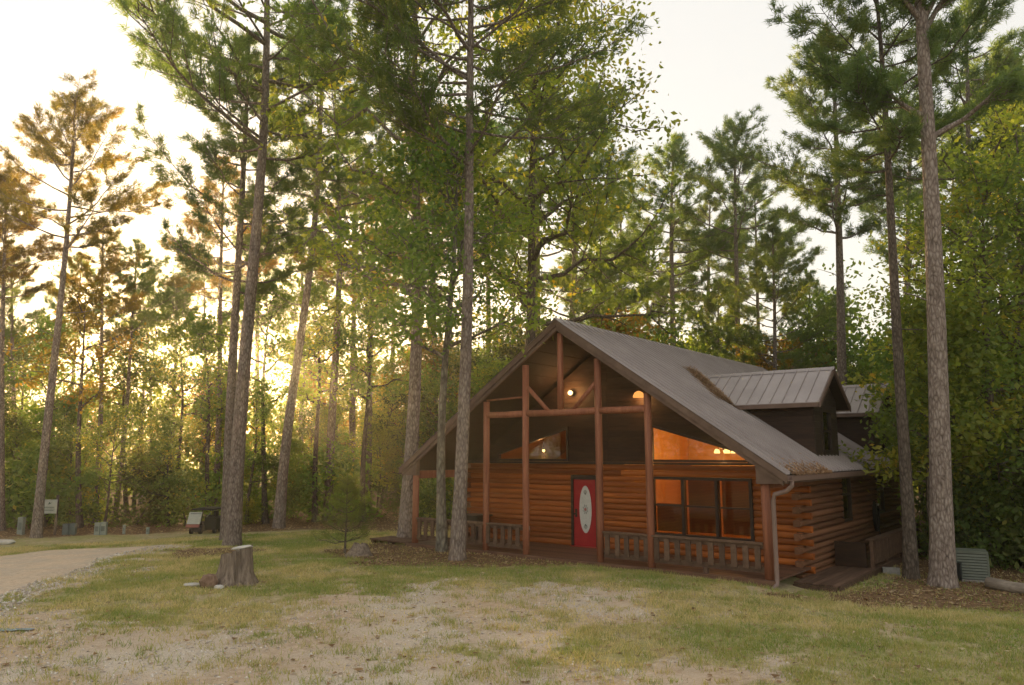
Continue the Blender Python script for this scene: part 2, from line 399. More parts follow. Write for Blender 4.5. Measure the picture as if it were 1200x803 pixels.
def edge(attr, src, k=.5):
    a = N(nt, 'ShaderNodeMath', operation='MULTIPLY_ADD', i_1=k, i_2=-k / 2); nt.links.new(src, a.inputs[0])
    b = N(nt, 'ShaderNodeMath', operation='ADD'); nt.links.new(attr.outputs['Fac'], b.inputs[0]); nt.links.new(a.outputs[0], b.inputs[1])
    r = N(nt, 'ShaderNodeMapRange', i_1=.3, i_2=.7); nt.links.new(b.outputs[0], r.inputs[0]); return r.outputs[0]
m1 = N(nt, 'ShaderNodeMix', data_type='RGBA'); nt.links.new(edge(at, n2, 1.2), m1.inputs[0]); nt.links.new(ga.outputs[2], m1.inputs[6]); nt.links.new(gd.outputs[2], m1.inputs[7])
lit = ramp(nt, [(.3, (.10, .060, .035)), (.5, (.20, .125, .072)), (.75, (.33, .225, .14))], n3)
m2 = N(nt, 'ShaderNodeMix', data_type='RGBA'); nt.links.new(edge(al, n2, .8), m2.inputs[0]); nt.links.new(m1.outputs[2], m2.inputs[6]); nt.links.new(lit.outputs[0], m2.inputs[7])
p = N(nt, 'ShaderNodeBsdfPrincipled', i_Roughness=.95); p.inputs['Specular IOR Level'].default_value = .1
nt.links.new(m2.outputs[2], p.inputs['Base Color'])
bp = N(nt, 'ShaderNodeBump', i_Strength=.7, i_Distance=.03); bs = N(nt, 'ShaderNodeMath', operation='ADD'); nt.links.new(n3, bs.inputs[0]); nt.links.new(n2, bs.inputs[1])
nt.links.new(bs.outputs[0], bp.inputs['Height']); nt.links.new(bp.outputs[0], p.inputs['Normal']); nt.links.new(p.outputs[0], o.inputs[0])
tag(meshobj('ground', me, m), kind='structure')

# driveway: a sheet just above the ground, ragged edge
gx2 = np.arange(-34, -1, .22); gy2 = np.arange(-16, 1, .22)
A, B = np.meshgrid(gx2, gy2); A = A.ravel(); B = B.ravel(); sd = road_sd(A, B)
n_ = len(gx2); ii, jj = np.meshgrid(np.arange(n_ - 1), np.arange(len(gy2) - 1)); q = (jj * n_ + ii).ravel()
F = np.stack([q, q + 1, q + 1 + n_, q + n_], 1); F = F[(sd[F] < .22).any(1)]
Zr = gz(A, B) + np.where(sd < -.15, .016, .016 - .12 * np.clip(sd + .15, 0, .4))
me = fast_mesh('dirt_driveway', np.stack([A, B, Zr], 1), F, 4, [('sd', 'POINT', sd)])
me.polygons.foreach_set('use_smooth', [True] * len(me.polygons))
m, nt, o = newmat('driveway')
tc = N(nt, 'ShaderNodeTexCoord'); P_ = tc.outputs['Object']
n1 = nz_(.8); n2 = nz_(7, 8, .7); n3 = nz_(38, 4)
c1 = ramp(nt, [(.3, (.48, .36, .26)), (.5, (.62, .49, .37)), (.72, (.74, .62, .50))], n2); c2 = ramp(nt, [(.3, (.36, .30, .25)), (.7, (.62, .55, .47))], n3)
mm = N(nt, 'ShaderNodeMix', data_type='RGBA'); rr_ = ramp(nt, [(.45, (0, 0, 0)), (.7, (1, 1, 1))], n1); nt.links.new(rr_.outputs[0], mm.inputs[0]); nt.links.new(c1.outputs[0], mm.inputs[6]); nt.links.new(c2.outputs[0], mm.inputs[7])
p = N(nt, 'ShaderNodeBsdfPrincipled', i_Roughness=.95); p.inputs['Specular IOR Level'].default_value = .1; nt.links.new(mm.outputs[2], p.inputs['Base Color'])
bp = N(nt, 'ShaderNodeBump', i_Strength=.5, i_Distance=.03); nt.links.new(n3, bp.inputs['Height']); nt.links.new(bp.outputs[0], p.inputs['Normal']); nt.links.new(p.outputs[0], o.inputs[0])
tag(meshobj('dirt_driveway', me, m), kind='structure')

# ---- scatter helper: points within the view wedge, density falling with distance
rng = np.random.default_rng(7)
def wedge(n, d0, d1, pw=1.0, a0=-.80, a1=.80):
    u = rng.random(n); dist = d0 + (d1 - d0) * u ** pw
    a = a0 + (a1 - a0) * rng.random(n)
    f = FWD[:2] / np.linalg.norm(FWD[:2]); r = RGT[:2]
    x = CAM[0] + dist * (np.cos(a) * f[0] + np.sin(a) * r[0]); y = CAM[1] + dist * (np.cos(a) * f[1] + np.sin(a) * r[1])
    return x, y, dist
def in_house(x, y): return (np.abs(x) < 6.0) & (y > -.15) & (y < 16)
# grass blades
x, y, dist = wedge(620000, 6.5, 33, .75)
pr = (1 - gravel_mask(x, y) * .93) * (1 - litter_mask(x, y) * .88) * (road_sd(x, y) > .1) * ~in_house(x, y)
cl = fbm(x * 1.6, y * 1.6, 70, 3); pr = pr * sstep(.30, .56, cl + .08)
k = rng.random(len(x)) < pr; x, y, dist = x[k], y[k], dist[k]
n = len(x); z = gz(x, y); hgt = (.022 + .05 * rng.random(n)) * (.6 + .9 * fbm(x * .7, y * .7, 80, 2)); wd = .0035 + .0006 * dist * rng.random(n)
a = rng.random(n) * 6.283; ln = rng.normal(0, .55, (n, 2)) * hgt[:, None]
V = np.zeros((n, 3, 3)); V[:, 0] = np.stack([x + np.cos(a) * wd, y + np.sin(a) * wd, z - .004], 1); V[:, 1] = np.stack([x - np.cos(a) * wd, y - np.sin(a) * wd, z - .004], 1)
V[:, 2] = np.stack([x + ln[:, 0], y + ln[:, 1], z + hgt], 1)
grn = fbm(x * .55, y * .55, 90, 3)
tint = np.clip(.92 - sstep(.34, .66, grn) * .72 + rng.normal(0, .18, n) + .35 * gravel_mask(x, y), 0, 1)
me = fast_mesh('lawn_grass', V.reshape(-1, 3), np.arange(3 * n).reshape(-1, 3), 3, [('tint', 'FACE', tint)])
tag(meshobj('lawn_grass', me, MAT['grass_blades']), 'short patchy green and straw coloured lawn grass', 'grass', kind='stuff')
# taller clumps
x, y, dist = wedge(4200, 6.8, 26, .8)
pr = (1 - litter_mask(x, y)) * (road_sd(x, y) > .1) * ~in_house(x, y) * (.55 + .45 * sstep(.5, .2, gravel_mask(x, y)))
k = rng.random(len(x)) < pr; x, y = x[k], y[k]; m_ = 34; g0 = np.repeat(rng.random(len(x)), m_); s0 = np.repeat(.05 + .09 * rng.random(len(x)), m_)
x = np.repeat(x, m_) + rng.normal(0, 1, len(x) * m_) * s0; y = np.repeat(y, m_) + rng.normal(0, 1, len(y) * m_) * s0; n = len(x); z = gz(x, y)
hgt = (.03 + .6 * s0) * (.5 + .9 * rng.random(n)); wd = .0035 + .003 * rng.random(n); a = rng.random(n) * 6.283; ln = rng.normal(0, .45, (n, 2)) * hgt[:, None]
V = np.zeros((n, 3, 3)); V[:, 0] = np.stack([x + np.cos(a) * wd, y + np.sin(a) * wd, z - .004], 1); V[:, 1] = np.stack([x - np.cos(a) * wd, y - np.sin(a) * wd, z - .004], 1); V[:, 2] = np.stack([x + ln[:, 0], y + ln[:, 1], z + hgt], 1)
me = fast_mesh('grass_tufts', V.reshape(-1, 3), np.arange(3 * n).reshape(-1, 3), 3, [('tint', 'FACE', np.clip(g0 * .75 + rng.normal(0, .12, n), 0, 1))])
tag(meshobj('grass_tufts', me, MAT['grass_blades']), 'taller grass tufts dotted over lawn and gravel', 'grass', kind='stuff')
# fallen pine needles
x, y, dist = wedge(60000, 6.6, 24, .8); k = ~in_house(x, y); x, y = x[k], y[k]; n = len(x); z = gz(x, y) + .012 + .02 * rng.random(n); a = rng.random(n) * 6.283; L_ = .05 + .07 * rng.random(n)
dx_, dy_ = np.cos(a) * L_, np.sin(a) * L_; wx, wy_ = -np.sin(a) * .0022, np.cos(a) * .0022
V = np.stack([np.stack([x - dx_ - wx, y - dy_ - wy_, z], 1), np.stack([x - dx_ + wx, y - dy_ + wy_, z], 1), np.stack([x + dx_, y + dy_, z + rng.normal(0, .01, n)], 1)], 1)
me = fast_mesh('fallen_needles', V.reshape(-1, 3), np.arange(3 * n).reshape(-1, 3), 3, [('tint', 'FACE', rng.random(n))])
tag(meshobj('fallen_needles', me, MAT['litter']), 'thin fallen pine needles strewn over lawn and gravel', 'pine needles', kind='stuff')
# leaf litter
x, y, dist = wedge(130000, 6.5, 46, .8)
pr = litter_mask(x, y) * .9 + .05; pr = pr * ~in_house(x, y) * (road_sd(x, y) > .05)
k = rng.random(len(x)) < pr; x, y, dist = x[k], y[k], dist[k]; n = len(x); z = gz(x, y)
sz = .03 + .035 * rng.random(n); a = rng.random(n) * 6.283; t1 = rng.normal(0, .35, n); t2 = rng.normal(0, .35, n)
V = np.zeros((n, 4, 3))
for kk, (u, v) in enumerate(((1, 0), (.1, .55), (-1, 0), (.1, -.55))):
    V[:, kk] = np.stack([x + (np.cos(a) * u - np.sin(a) * v) * sz, y + (np.sin(a) * u + np.cos(a) * v) * sz, z + .012 + np.abs(u * t1 + v * t2) * sz], 1)
me = fast_mesh('leaf_litter', V.reshape(-1, 3), np.arange(4 * n).reshape(-1, 4), 4, [('tint', 'FACE', rng.random(n))])
tag(meshobj('leaf_litter', me, MAT['litter']), 'fallen brown leaves and pine straw on the ground', 'leaf litter', kind='stuff')
# gravel stones
x, y, dist = wedge(170000, 6.5, 30, .8)
g = gravel_mask(x, y); rs = sdf(ROADEDGE, x, y); pr = np.maximum(g * .6 * sstep(.35, .6, fbm(x * .8, y * .8, 95, 3)), (rs < .25) * .95) * (forest_mask(x, y) < .5) * ~in_house(x, y)
k = rng.random(len(x)) < pr; x, y, dist, rs = x[k], y[k], dist[k], rs[k]; n = len(x); z = gz(x, y)
sz = (.006 + .024 * rng.random(n) ** 3) + np.where(rs < .1, .035 * rng.random(n) ** 2, 0)
oc = np.array([(1, 0, 0), (0, 1, 0), (-1, 0, 0), (0, -1, 0), (0, 0, .7), (0, 0, -.7)], float); fc = np.array([(0, 1, 4), (1, 2, 4), (2, 3, 4), (3, 0, 4), (1, 0, 5), (2, 1, 5), (3, 2, 5), (0, 3, 5)])
a = rng.random(n) * 6.283; J = oc[None] * (.65 + .7 * rng.random((n, 6, 1))); ca, sa = np.cos(a)[:, None], np.sin(a)[:, None]
V = np.stack([J[..., 0] * ca - J[..., 1] * sa, J[..., 0] * sa + J[..., 1] * ca, J[..., 2]], -1) * sz[:, None, None] + np.stack([x, y, z + sz * .15], 1)[:, None]
F = (fc[None] + (np.arange(n) * 6)[:, None, None]).reshape(-1, 3)
me = fast_mesh('gravel_stones', V.reshape(-1, 3), F, 3, [('tint', 'FACE', np.repeat(rng.random(n), 8))])
m, nt, o = newmat('gravel_stone'); at = N(nt, 'ShaderNodeAttribute', attribute_name='tint'); rp = ramp(nt, [(0, (.34, .29, .245)), (.6, (.56, .50, .44)), (1, (.78, .73, .67))], at.outputs['Fac'])
p = N(nt, 'ShaderNodeBsdfPrincipled', i_Roughness=.85); nt.links.new(rp.outputs[0], p.inputs['Base Color']); nt.links.new(p.outputs[0], o.inputs[0])
tag(meshobj('gravel_stones', me, m), 'loose pale gravel stones on the bare ground', 'gravel', kind='stuff')

# ================================================================== log cabin
cabin = empty('log_cabin', (0, 0, 0), 'stained log cabin with steep brown metal roof, glazed gable and red front door', 'cabin')
WY = 2.55; WX = 5.55; RA = 6.45; RS = .673; RW = 6.17; RL = 15.2; WTOP = 2.44; NC = 15; CH = WTOP / NC
rn = random.Random(3)
def rz_(x): return RA - RS * abs(x)
def log_mesh(name, axis, bulge, h):
    prof = [(.5 * h * math.sin(t) * .97, -bulge * math.cos(t)) for t in [R(-90 + 22.5 * k) for k in range(9)]]
    b = MB(); poly = [(p[1], p[0]) for p in prof] + [(.11, h * .47), (.11, -h * .47)]
    if axis == 'x': b.prism(poly, 'x', -.5, .5)
    else:
        v = [(-p[0], t, p[1]) for t in (-.5, .5) for p in poly]; n = len(poly)
        b.add(v, [tuple(range(n)), tuple(range(n, 2 * n))[::-1]] + [(i, n + i, n + (i + 1) % n, (i + 1) % n) for i in range(n)])
    return b.mesh(name, False)
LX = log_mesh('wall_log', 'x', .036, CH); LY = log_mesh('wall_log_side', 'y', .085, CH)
LX.materials.append(MAT['front_log']); LY.materials.append(MAT['shaded_side_log'])
LYF = LY.copy()
def logx(x0, x1, c):
    o = meshobj('wall_log', LX, None, cabin); o.location = ((x0 + x1) / 2, WY, (c + .5) * CH); o.scale = (x1 - x0 - .004, 1, 1)
def logy(y0, y1, c, sx):
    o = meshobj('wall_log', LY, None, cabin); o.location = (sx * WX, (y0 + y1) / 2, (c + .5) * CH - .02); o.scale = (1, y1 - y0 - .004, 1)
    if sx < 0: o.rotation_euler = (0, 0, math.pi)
DOOR = (-1.30, -.34, 2.112); WIN = (1.42, 4.36, .49, 2.112)
for c in range(-1, NC):
    zc = (c + .5) * CH; e = .26 if c % 2 else .02
    segs = [(-WX - e, WX + e)]
    if -.3 < zc < DOOR[2]:
        cut = [(DOOR[0], DOOR[1])]
        if WIN[2] < zc < WIN[3]: cut.append((WIN[0], WIN[1]))
        a = -WX - e; segs = []
        for (p0, p1) in cut: segs.append((a, p0)); a = p1
        segs.append((a, WX + e))
    for (a, b) in segs:
        if b - a > 5:
            s = a + (b - a) * rn.uniform(.35, .65); logx(a, s, c); logx(s, b, c)
        else: logx(a, b, c)
SW = [(6.05, 7.0), (9.95, 10.95)]
for sx in (1, -1):
    for c in range(-2, NC):
        zc = (c + .5) * CH; e = .02 if c % 2 else .26
        ys = [(WY - e, 14.8)]
        if zc > .80:
            a = WY - e; ys = []
            for (p0, p1) in SW: ys.append((a, p0)); a = p1
            ys.append((a, 14.8))
        for (a, b) in ys:
            if b - a > 6: s = a + (b - a) * rn.uniform(.4, .6); logy(a, s, c, sx); logy(s, b, c, sx)
            else: logy(a, b, c, sx)
# foundation skirt, inner shell
MB().box((-WX + .1, WY + .12, -.75), (WX - .12, 14.8, -.25)).build('foundation', MAT['dark_board'], cabin)
MB().box((-WX + .1, 14.81, -.3), (WX - .1, 14.93, 2.3)).prism([(-5.4, 2.3), (5.4, 2.3), (0, 6.0)], 'y', 14.82, 14.92).build('back_wall', MAT['shaded_side_log'], cabin)
# interior
for (x0, x1) in ((-WX + .13, .35), (.47, WX - .13)):
    MB().prism([(x0, -.02), (x1, -.02), (x1, rz_(x1) - .45), (x0, rz_(x0) - .45)], 'y', 7.0, 7.12).build('interior_wall', MAT['interior_wood'], cabin)
MB().box((.36, WY + .13, -.02), (.46, 7.3, 5.6)).build('light_partition', MAT['interior_wood'], cabin)  # added to keep the right room's light out of the left
MB().box((-WX + .12, WY + .13, -.06), (WX - .12, 7.3, -.03)).build('interior_floor', MAT['deck_wood'], cabin)
for s in (1, -1):
    MB().prism([(s * .0, RA - .42), (s * (WX - .1), RA - .42 - RS * (WX - .1)), (s * (WX - .1), RA - .36 - RS * (WX - .1)), (s * .0, RA - .36)], 'y', WY + .12, 7.3).build('interior_ceiling', MAT['interior_wood'], cabin)
    MB().box((s * (WX - .125) - .01, WY + .13, -.02), (s * (WX - .125) + .01, 7.3, 2.4)).build('interior_wall', MAT['interior_wood'], cabin)
MB().box((1.2, 5.6, 2.34), (5.3, 7.0, 2.46)).build('loft_ledge', MAT['interior_wood'], cabin)
MB().box((3.70, 6.94, 2.75), (4.15, 7.0, 3.0)).build('air_grille', MAT['frame_brown'], cabin)
# gable siding above the log wall
def xr(z): return min(4.25, max(1.45, 1.45 + (3.58 - z) / .28))
BH = .178; z0 = WTOP + .075
MB().box((-WX - .05, WY - .075, WTOP + .004), (WX + .05, WY + .1, WTOP + .072)).build('belt_board', MAT['frame_brown'], cabin)
def hw(z): return max(.05, (RA - .34 - z) / RS)
def gboard(f):
    b = MB(); q = lambda za, zb, y0, y1: b.prism([(f(za)[0], za), (f(za)[1], za), (f(zb)[1], zb), (f(zb)[0], zb)], 'y', y0, y1)
    q(z0, z0 + BH - .009, WY - .02, WY + .08); q(z0 + BH - .0088, z0 + BH - .0002, WY + .0, WY + .078); b.build('gable_board', MAT['dark_board'], cabin)
while z0 < 5.9:
    for s in (1, -1):
        if z0 < 3.52:
            if hw(z0 + BH) > xr(z0) + .05: gboard(lambda z: (s * xr(z), s * hw(z)))
            gboard(lambda z: (s * .002, s * 1.4))
        else: gboard(lambda z: (s * .002, s * hw(z)))
    z0 += BH
# trapezoid gable windows
for s in (1, -1):
    fr = MB(); t = .07
    q = [(1.41, 2.52), (4.27, 2.52), (4.27, 2.79), (1.41, 3.60)]
    qi = [(1.41 + t, 2.52 + t), (4.27 - t, 2.52 + t), (4.27 - t, 2.79 - t * .9), (1.41 + t, 3.60 - t * 1.3)]
    for k in range(4):
        a, b, c_, d_ = q[k], q[(k + 1) % 4], qi[(k + 1) % 4], qi[k]
        fr.prism([(s * a[0], a[1]), (s * b[0], b[1]), (s * c_[0], c_[1]), (s * d_[0], d_[1])], 'y', WY - .055, WY + .09)
    f_ = fr.build('gable_window', MAT['frame_brown'], cabin)
    MB().prism([(s * p[0], p[1]) for p in qi], 'y', WY + .02, WY + .028).build('pane', MAT['pane_glass'], f_)
# triple window
wf = MB(); a, b, c_, d_ = WIN; t = .075
wf.box((a, WY - .09, c_), (b, WY + .1, c_ + t)).box((a, WY - .09, d_ - t), (b, WY + .1, d_))
nW = 3; cw = (b - a) / nW
for k in range(nW + 1):
    x = a + cw * k; wf.box((x - (.0 if k == 0 else t / 2) - (t / 2 if k == nW else 0), WY - .09, c_ + t), (x + (t if k == 0 else t / 2) - (t / 2 if k == nW else 0), WY + .1, d_ - t))
win = wf.build('triple_window', MAT['frame_brown'], cabin)
MB().box((a - .04, WY - .15, c_ - .05), (b + .04, WY - .02, c_ - .002)).build('sill', MAT['frame_brown'], win)
for k in range(nW):
    x0 = a + cw * k + .08; x1 = a + cw * (k + 1) - .08; zm = (c_ + d_) / 2 + .03
    MB().box((x0 - .03, WY - .05, zm - .022), (x1 + .03, WY + .0, zm + .022)).build('meeting_rail', MAT['frame_brown'], win)
    MB().box((x0 - .03, WY + .004, c_ + .06), (x1 + .03, WY + .01, zm)).build('pane', MAT['dimmed_glass'], win)
    MB().box((x0 - .03, WY - .03, zm), (x1 + .03, WY - .024, d_ - .06)).build('pane', MAT['dimmed_glass'], win)
    bl = MB(); zz = zm if k == 0 else d_ - .12
    while zz > c_ + .12:
        bl.add([(x0, WY + .12, zz), (x1, WY + .12, zz), (x1, WY + .145, zz + .034), (x0, WY + .145, zz + .034)], [(0, 1, 2, 3)]); zz -= .040
    bl.build('blind', MAT['blind_wood'], win)
# side windows (shuttered slots)
for (y0, y1) in SW:
    for s in (1, -1):
        f_ = MB().box((s * WX - .06, y0, .82), (s * WX + .06, y0 + .07, 2.4)).box((s * WX - .06, y1 - .07, .82), (s * WX + .06, y1, 2.4)).box((s * WX - .06, y0 + .07, .82), (s * WX + .06, y1 - .07, .90)).box((s * WX - .06, y0 + .07, 2.28), (s * WX + .06, y1 - .07, 2.40)).box((s * WX - .05, y0 + .07, 1.56), (s * WX + .05, y1 - .07, 1.61)).build('side_window', MAT['frame_brown'], cabin)
        MB().box((s * WX - .01, y0 + .06, .88), (s * WX + .01, y1 - .06, 2.3)).build('pane', MAT['pane_glass'], f_)
        MB().box((s * (WX - .06) - .01, y0 + .06, .88), (s * (WX - .06) + .01, y1 - .06, 2.3)).build('blind', MAT['rail_wood'], f_)
# front door
MB().box((DOOR[0], WY - .09, -.02), (DOOR[0] + .075, WY + .1, 2.11)).box((DOOR[1] - .075, WY - .09, -.02), (DOOR[1], WY + .1, 2.11)).box((DOOR[0] + .075, WY - .09, 1.985), (DOOR[1] - .075, WY + .1, 2.11)).build('door_frame', MAT['frame_brown'], cabin)
dx0, dx1 = DOOR[0] + .08, DOOR[1] - .08; dc = (dx0 + dx1) / 2
door = MB().box((dx0, WY - .045, .02), (dx1, WY + .03, 1.98)).build('door', MAT['red_paint'], cabin); door['label'] = 'bright red door with a tall white oval glass'
def oval(rx, rz, cz, y0, y1, n=28):
    return MB().prism([(dc + .03 + rx * math.cos(2 * math.pi * k / n), cz + rz * math.sin(2 * math.pi * k / n)) for k in range(n)], 'y', y0, y1)
oval(.235, .725, 1.10, WY - .062, WY - .044).build('oval_moulding', MAT['red_paint'], door)
oval(.215, .70, 1.10, WY - .066, WY - .060).build('oval_glass', MAT['glass_white'], door)
cm = MB()
for cz_, sg in ((1.62, 1), (.58, -1)):
    for k in range(-2, 3):
        cm.tube([(dc + .03, WY - .067, cz_ - sg * .09), (dc + .03 + k * .03, WY - .068, cz_ - sg * .01), (dc + .03 + k * .022, WY - .067, cz_ + sg * (.07 - abs(k) * .02))], .006, 4)
for k in range(8):
    a = k * math.pi / 4; cm.tube([(dc + .03 + .02 * math.cos(a), WY - .067, 1.1 + .03 * math.sin(a)), (dc + .03 + .10 * math.cos(a + .3), WY - .068, 1.1 + .15 * math.sin(a + .3)), (dc + .03 + .06 * math.cos(a + .8), WY - .067, 1.1 + .10 * math.sin(a + .8))], .006, 4)
cm.build('lead_ornament', MAT['came'], door)
MB().lathe([(.0, 0), (.035, .003), (.045, .008), (.0, .012)], 10).build('rose_ornament', MAT['rose'], door).matrix_local = Matrix.Translation((dc + .03, WY - .066, 1.1)) @ Matrix.Rotation(R(90), 4, 'X')
MB().box((dx0 + .05, WY - .06, .86), (dx0 + .12, WY - .045, 1.10)).tube([(dx0 + .085, WY - .05, .96), (dx0 + .085, WY - .10, .96), (dx0 + .085, WY - .14, .96)], [.012, .02, .032], 8).build('handle', MAT['frame_brown'], door)
MB().box((DOOR[0] - .02, WY - .14, -.03), (DOOR[1] + .02, WY + .05, .012)).build('threshold', MAT['red_paint'], cabin)

# ---- roof
me_ = bpy.data.meshes.new
prof = []
for k in range(3):
    y_ = k * .3066; prof += [(y_, 0), (y_ + .235, 0), (y_ + .243, .058), (y_ + .298, .058)]
prof.append((.92, 0))
def panel(sgn):
    v = []; nP = len(prof)
    for (x_, ) in ((.02,), (RW,)):
        for (y_, h) in prof: v.append((sgn * x_, y_, RA - RS * x_ + h + .004))
    f = [(i, i + 1, nP + i + 1, nP + i) if sgn < 0 else (i, nP + i, nP + i + 1, i + 1) for i in range(nP - 1)]
    m_ = MB().add(v, f).mesh('roof_panel'); m_.materials.append(MAT['roof_metal']); return m_
nPan = int(round((RL + .14) / .92)) 
for sgn in (1, -1):
    pm = panel(sgn)
    for k in range(nPan):
        o = meshobj('roof_panel', pm, None, cabin); o.location = (0, -.14 + k * .92, 0)
RE = -.14 + nPan * .92
th = .15
MB().prism([(0, RA - .004), (RW - .03, rz_(RW - .03) - .004), (RW - .03, rz_(RW - .03) - th), (0, RA - th), (-RW + .03, rz_(RW - .03) - th), (-RW + .03, rz_(RW - .03) - .004)], 'y', -.06, RE - .03).build('roof_deck', MAT['soffit'], cabin)
MB().prism([(-.16, RA - .09), (0, RA + .045), (.16, RA - .09), (.14, RA - .10), (0, RA + .02), (-.14, RA - .10)], 'y', -.16, RE + .02).build('ridge_cap', MAT['roof_metal'], cabin)
for s in (1, -1):
    MB().prism([(s * .004, RA - .015), (s * RW, rz_(RW) - .015), (s * RW, rz_(RW) - .19), (s * .004, RA - .19)], 'y', -.125, -.062).build('rake_fascia', MAT['fascia'], cabin)
    MB().prism([(s * .004, RA - .195), (s * (RW - .1), rz_(RW - .1) - .195), (s * (RW - .1), rz_(RW - .1) - .31), (s * .004, RA - .31)], 'y', -.085, -.02).build('rake_board', MAT['fascia'], cabin)
    MB().box((s * RW - .02, -.06, rz_(RW) - .19), (s * RW + .01, RE, rz_(RW) - .02)).build('eave_fascia', MAT['fascia'], cabin)
# boxed eave return at the lower rake corners
for s in (1, -1):
    MB().prism([(s * (RW - .02), rz_(RW) - .20), (s * (WX - .1), rz_(WX - .1) - .20), (s * (WX - .1), rz_(RW) - .20 - .02)], 'y', -.055, .10).build('eave_return', MAT['fascia'], cabin)
# porch ceiling boards run under the deck
for s in (1, -1):
    k = 0; x_ = .06
    while x_ < RW - .12:
        x2 = min(x_ + .42, RW - .05)
        MB().prism([(s * x_, rz_(x_) - th - .004), (s * (x2 - .012), rz_(x2 - .012) - th - .004), (s * (x2 - .012), rz_(x2 - .012) - th - .028), (s * x_, rz_(x_) - th - .028)], 'y', -.01, WY - .03).build('ceiling_board', MAT['soffit'], cabin)
        x_ += .42

# ---- porch
PX = [-5.6, -2.68, -1.21, 1.21, 2.68, 5.6]; PYC = .10
def under(x): return RA - .30 - RS * abs(x)
for i, x in enumerate(PX):
    big = abs(x) < 5
    MB().tube([(x, PYC, -.28), (x, PYC, 1.0), (x + rn.uniform(-.012, .012), PYC, 2.6), (x, PYC, under(abs(x) + .1))] if big else [(x, PYC, -.28), (x, PYC, 1.1), (x, PYC, under(abs(x) + .1))], .095 if big else .105, 12).build('post', MAT['post_wood'], cabin, True)
MB().tube([(0, PYC, 3.96), (0, PYC, 5.0), (0, PYC, under(.1))], .085, 12).build('king_post', MAT['post_wood'], cabin, True)
for (x0, x1) in ((-2.6, -1.29), (-1.13, 1.13), (1.29, 2.6)):
    MB().tube([(x0 - .02, PYC, 3.885), ((x0 + x1) / 2, PYC, 3.875), (x1 + .02, PYC, 3.885)], .092, 12).build('tie_beam', MAT['post_wood'], cabin, True)
for s in (1, -1):
    MB().tube([(s * 1.13, PYC, 4.62), (s * .42, PYC, 3.93)], .06, 10).build('brace', MAT['post_wood'], cabin, True)
    MB().box((s * 5.6 - .07, .22, 1.98), (s * 5.6 + .07, WY - .08, 2.22)).build('header_beam', MAT['post_wood'], cabin)
    MB().tube([(s * 2.68, .12, 4.32), (s * 1.3, .12, 4.36)], .03, 6).build('stay_rod', MAT['post_wood'], cabin, True) if s < 0 else None
# deck planks
y_ = -.02
pm = MB().box((-.5, 0, -.045), (.5, .138, 0)).mesh('deck_plank'); pm.materials.append(MAT['deck_wood'])
while y_ < WY - .1:
    o = meshobj('deck_plank', pm, None, cabin); o.location = (0, y_, -.004); o.scale = (11.5, 1, 1); y_ += .144
MB().box((-5.78, -.075, -.24), (5.78, -.022, -.012)).build('rim_board', MAT['deck_wood'], cabin)
def railing(x0, x1, y0, n, parent=cabin):
    top = MB().box((x0, y0 - .08, .735), (x1, y0 + .08, .78)).build('porch_railing', MAT['rail_wood'], parent)
    MB().box((x0, y0 - .025, .64), (x1, y0 + .025, .733)).build('upper_rail', MAT['rail_wood'], top)
    MB().box((x0, y0 - .03, .12), (x1, y0 + .03, .245)).build('bottom_rail', MAT['rail_wood'], top)
    bm_ = MB().box((-.065, -.02, .20), (.065, .02, .70)).mesh('baluster'); bm_.materials.append(MAT['rail_wood'])
    for k in range(n):
        o = meshobj('baluster', bm_, None, top); o.location = (x0 + (k + .5) * (x1 - x0) / n + rn.uniform(-.012, .012), y0 - .052, 0)
    for k in range(1, 3):
        MB().box((x0 + (x1 - x0) * k / 3 - .05, y0 - .05, -.22), (x0 + (x1 - x0) * k / 3 + .05, y0 + .05, .118)).build('foot_block', MAT['rail_wood'], top)
    return top
railing(-5.5, -1.32, .10, 15); railing(1.32, 5.5, .10, 15)
# gutter + downspout
MB().prism([(RW + .012, rz_(RW) - .02), (RW + .012, rz_(RW) - .14), (RW + .10, rz_(RW) - .14), (RW + .13, rz_(RW) - .03), (RW + .118, rz_(RW) - .03), (RW + .092, rz_(RW) - .128), (RW + .024, rz_(RW) - .128), (RW + .024, rz_(RW) - .02)], 'y', -.12, RE).build('gutter', MAT['downspout_paint'], cabin)
gxp = RW + .06
MB().tube([(gxp, .0, rz_(RW) - .12), (gxp, .0, rz_(RW) - .24), (gxp - .12, .0, rz_(RW) - .36), (5.84, .0, 1.86), (5.80, .0, 1.72), (5.80, .0, .1), (5.80, -.02, -.08), (5.76, -.24, -.19)], .052, 8).build('downspout', MAT['downspout_paint'], cabin, True)

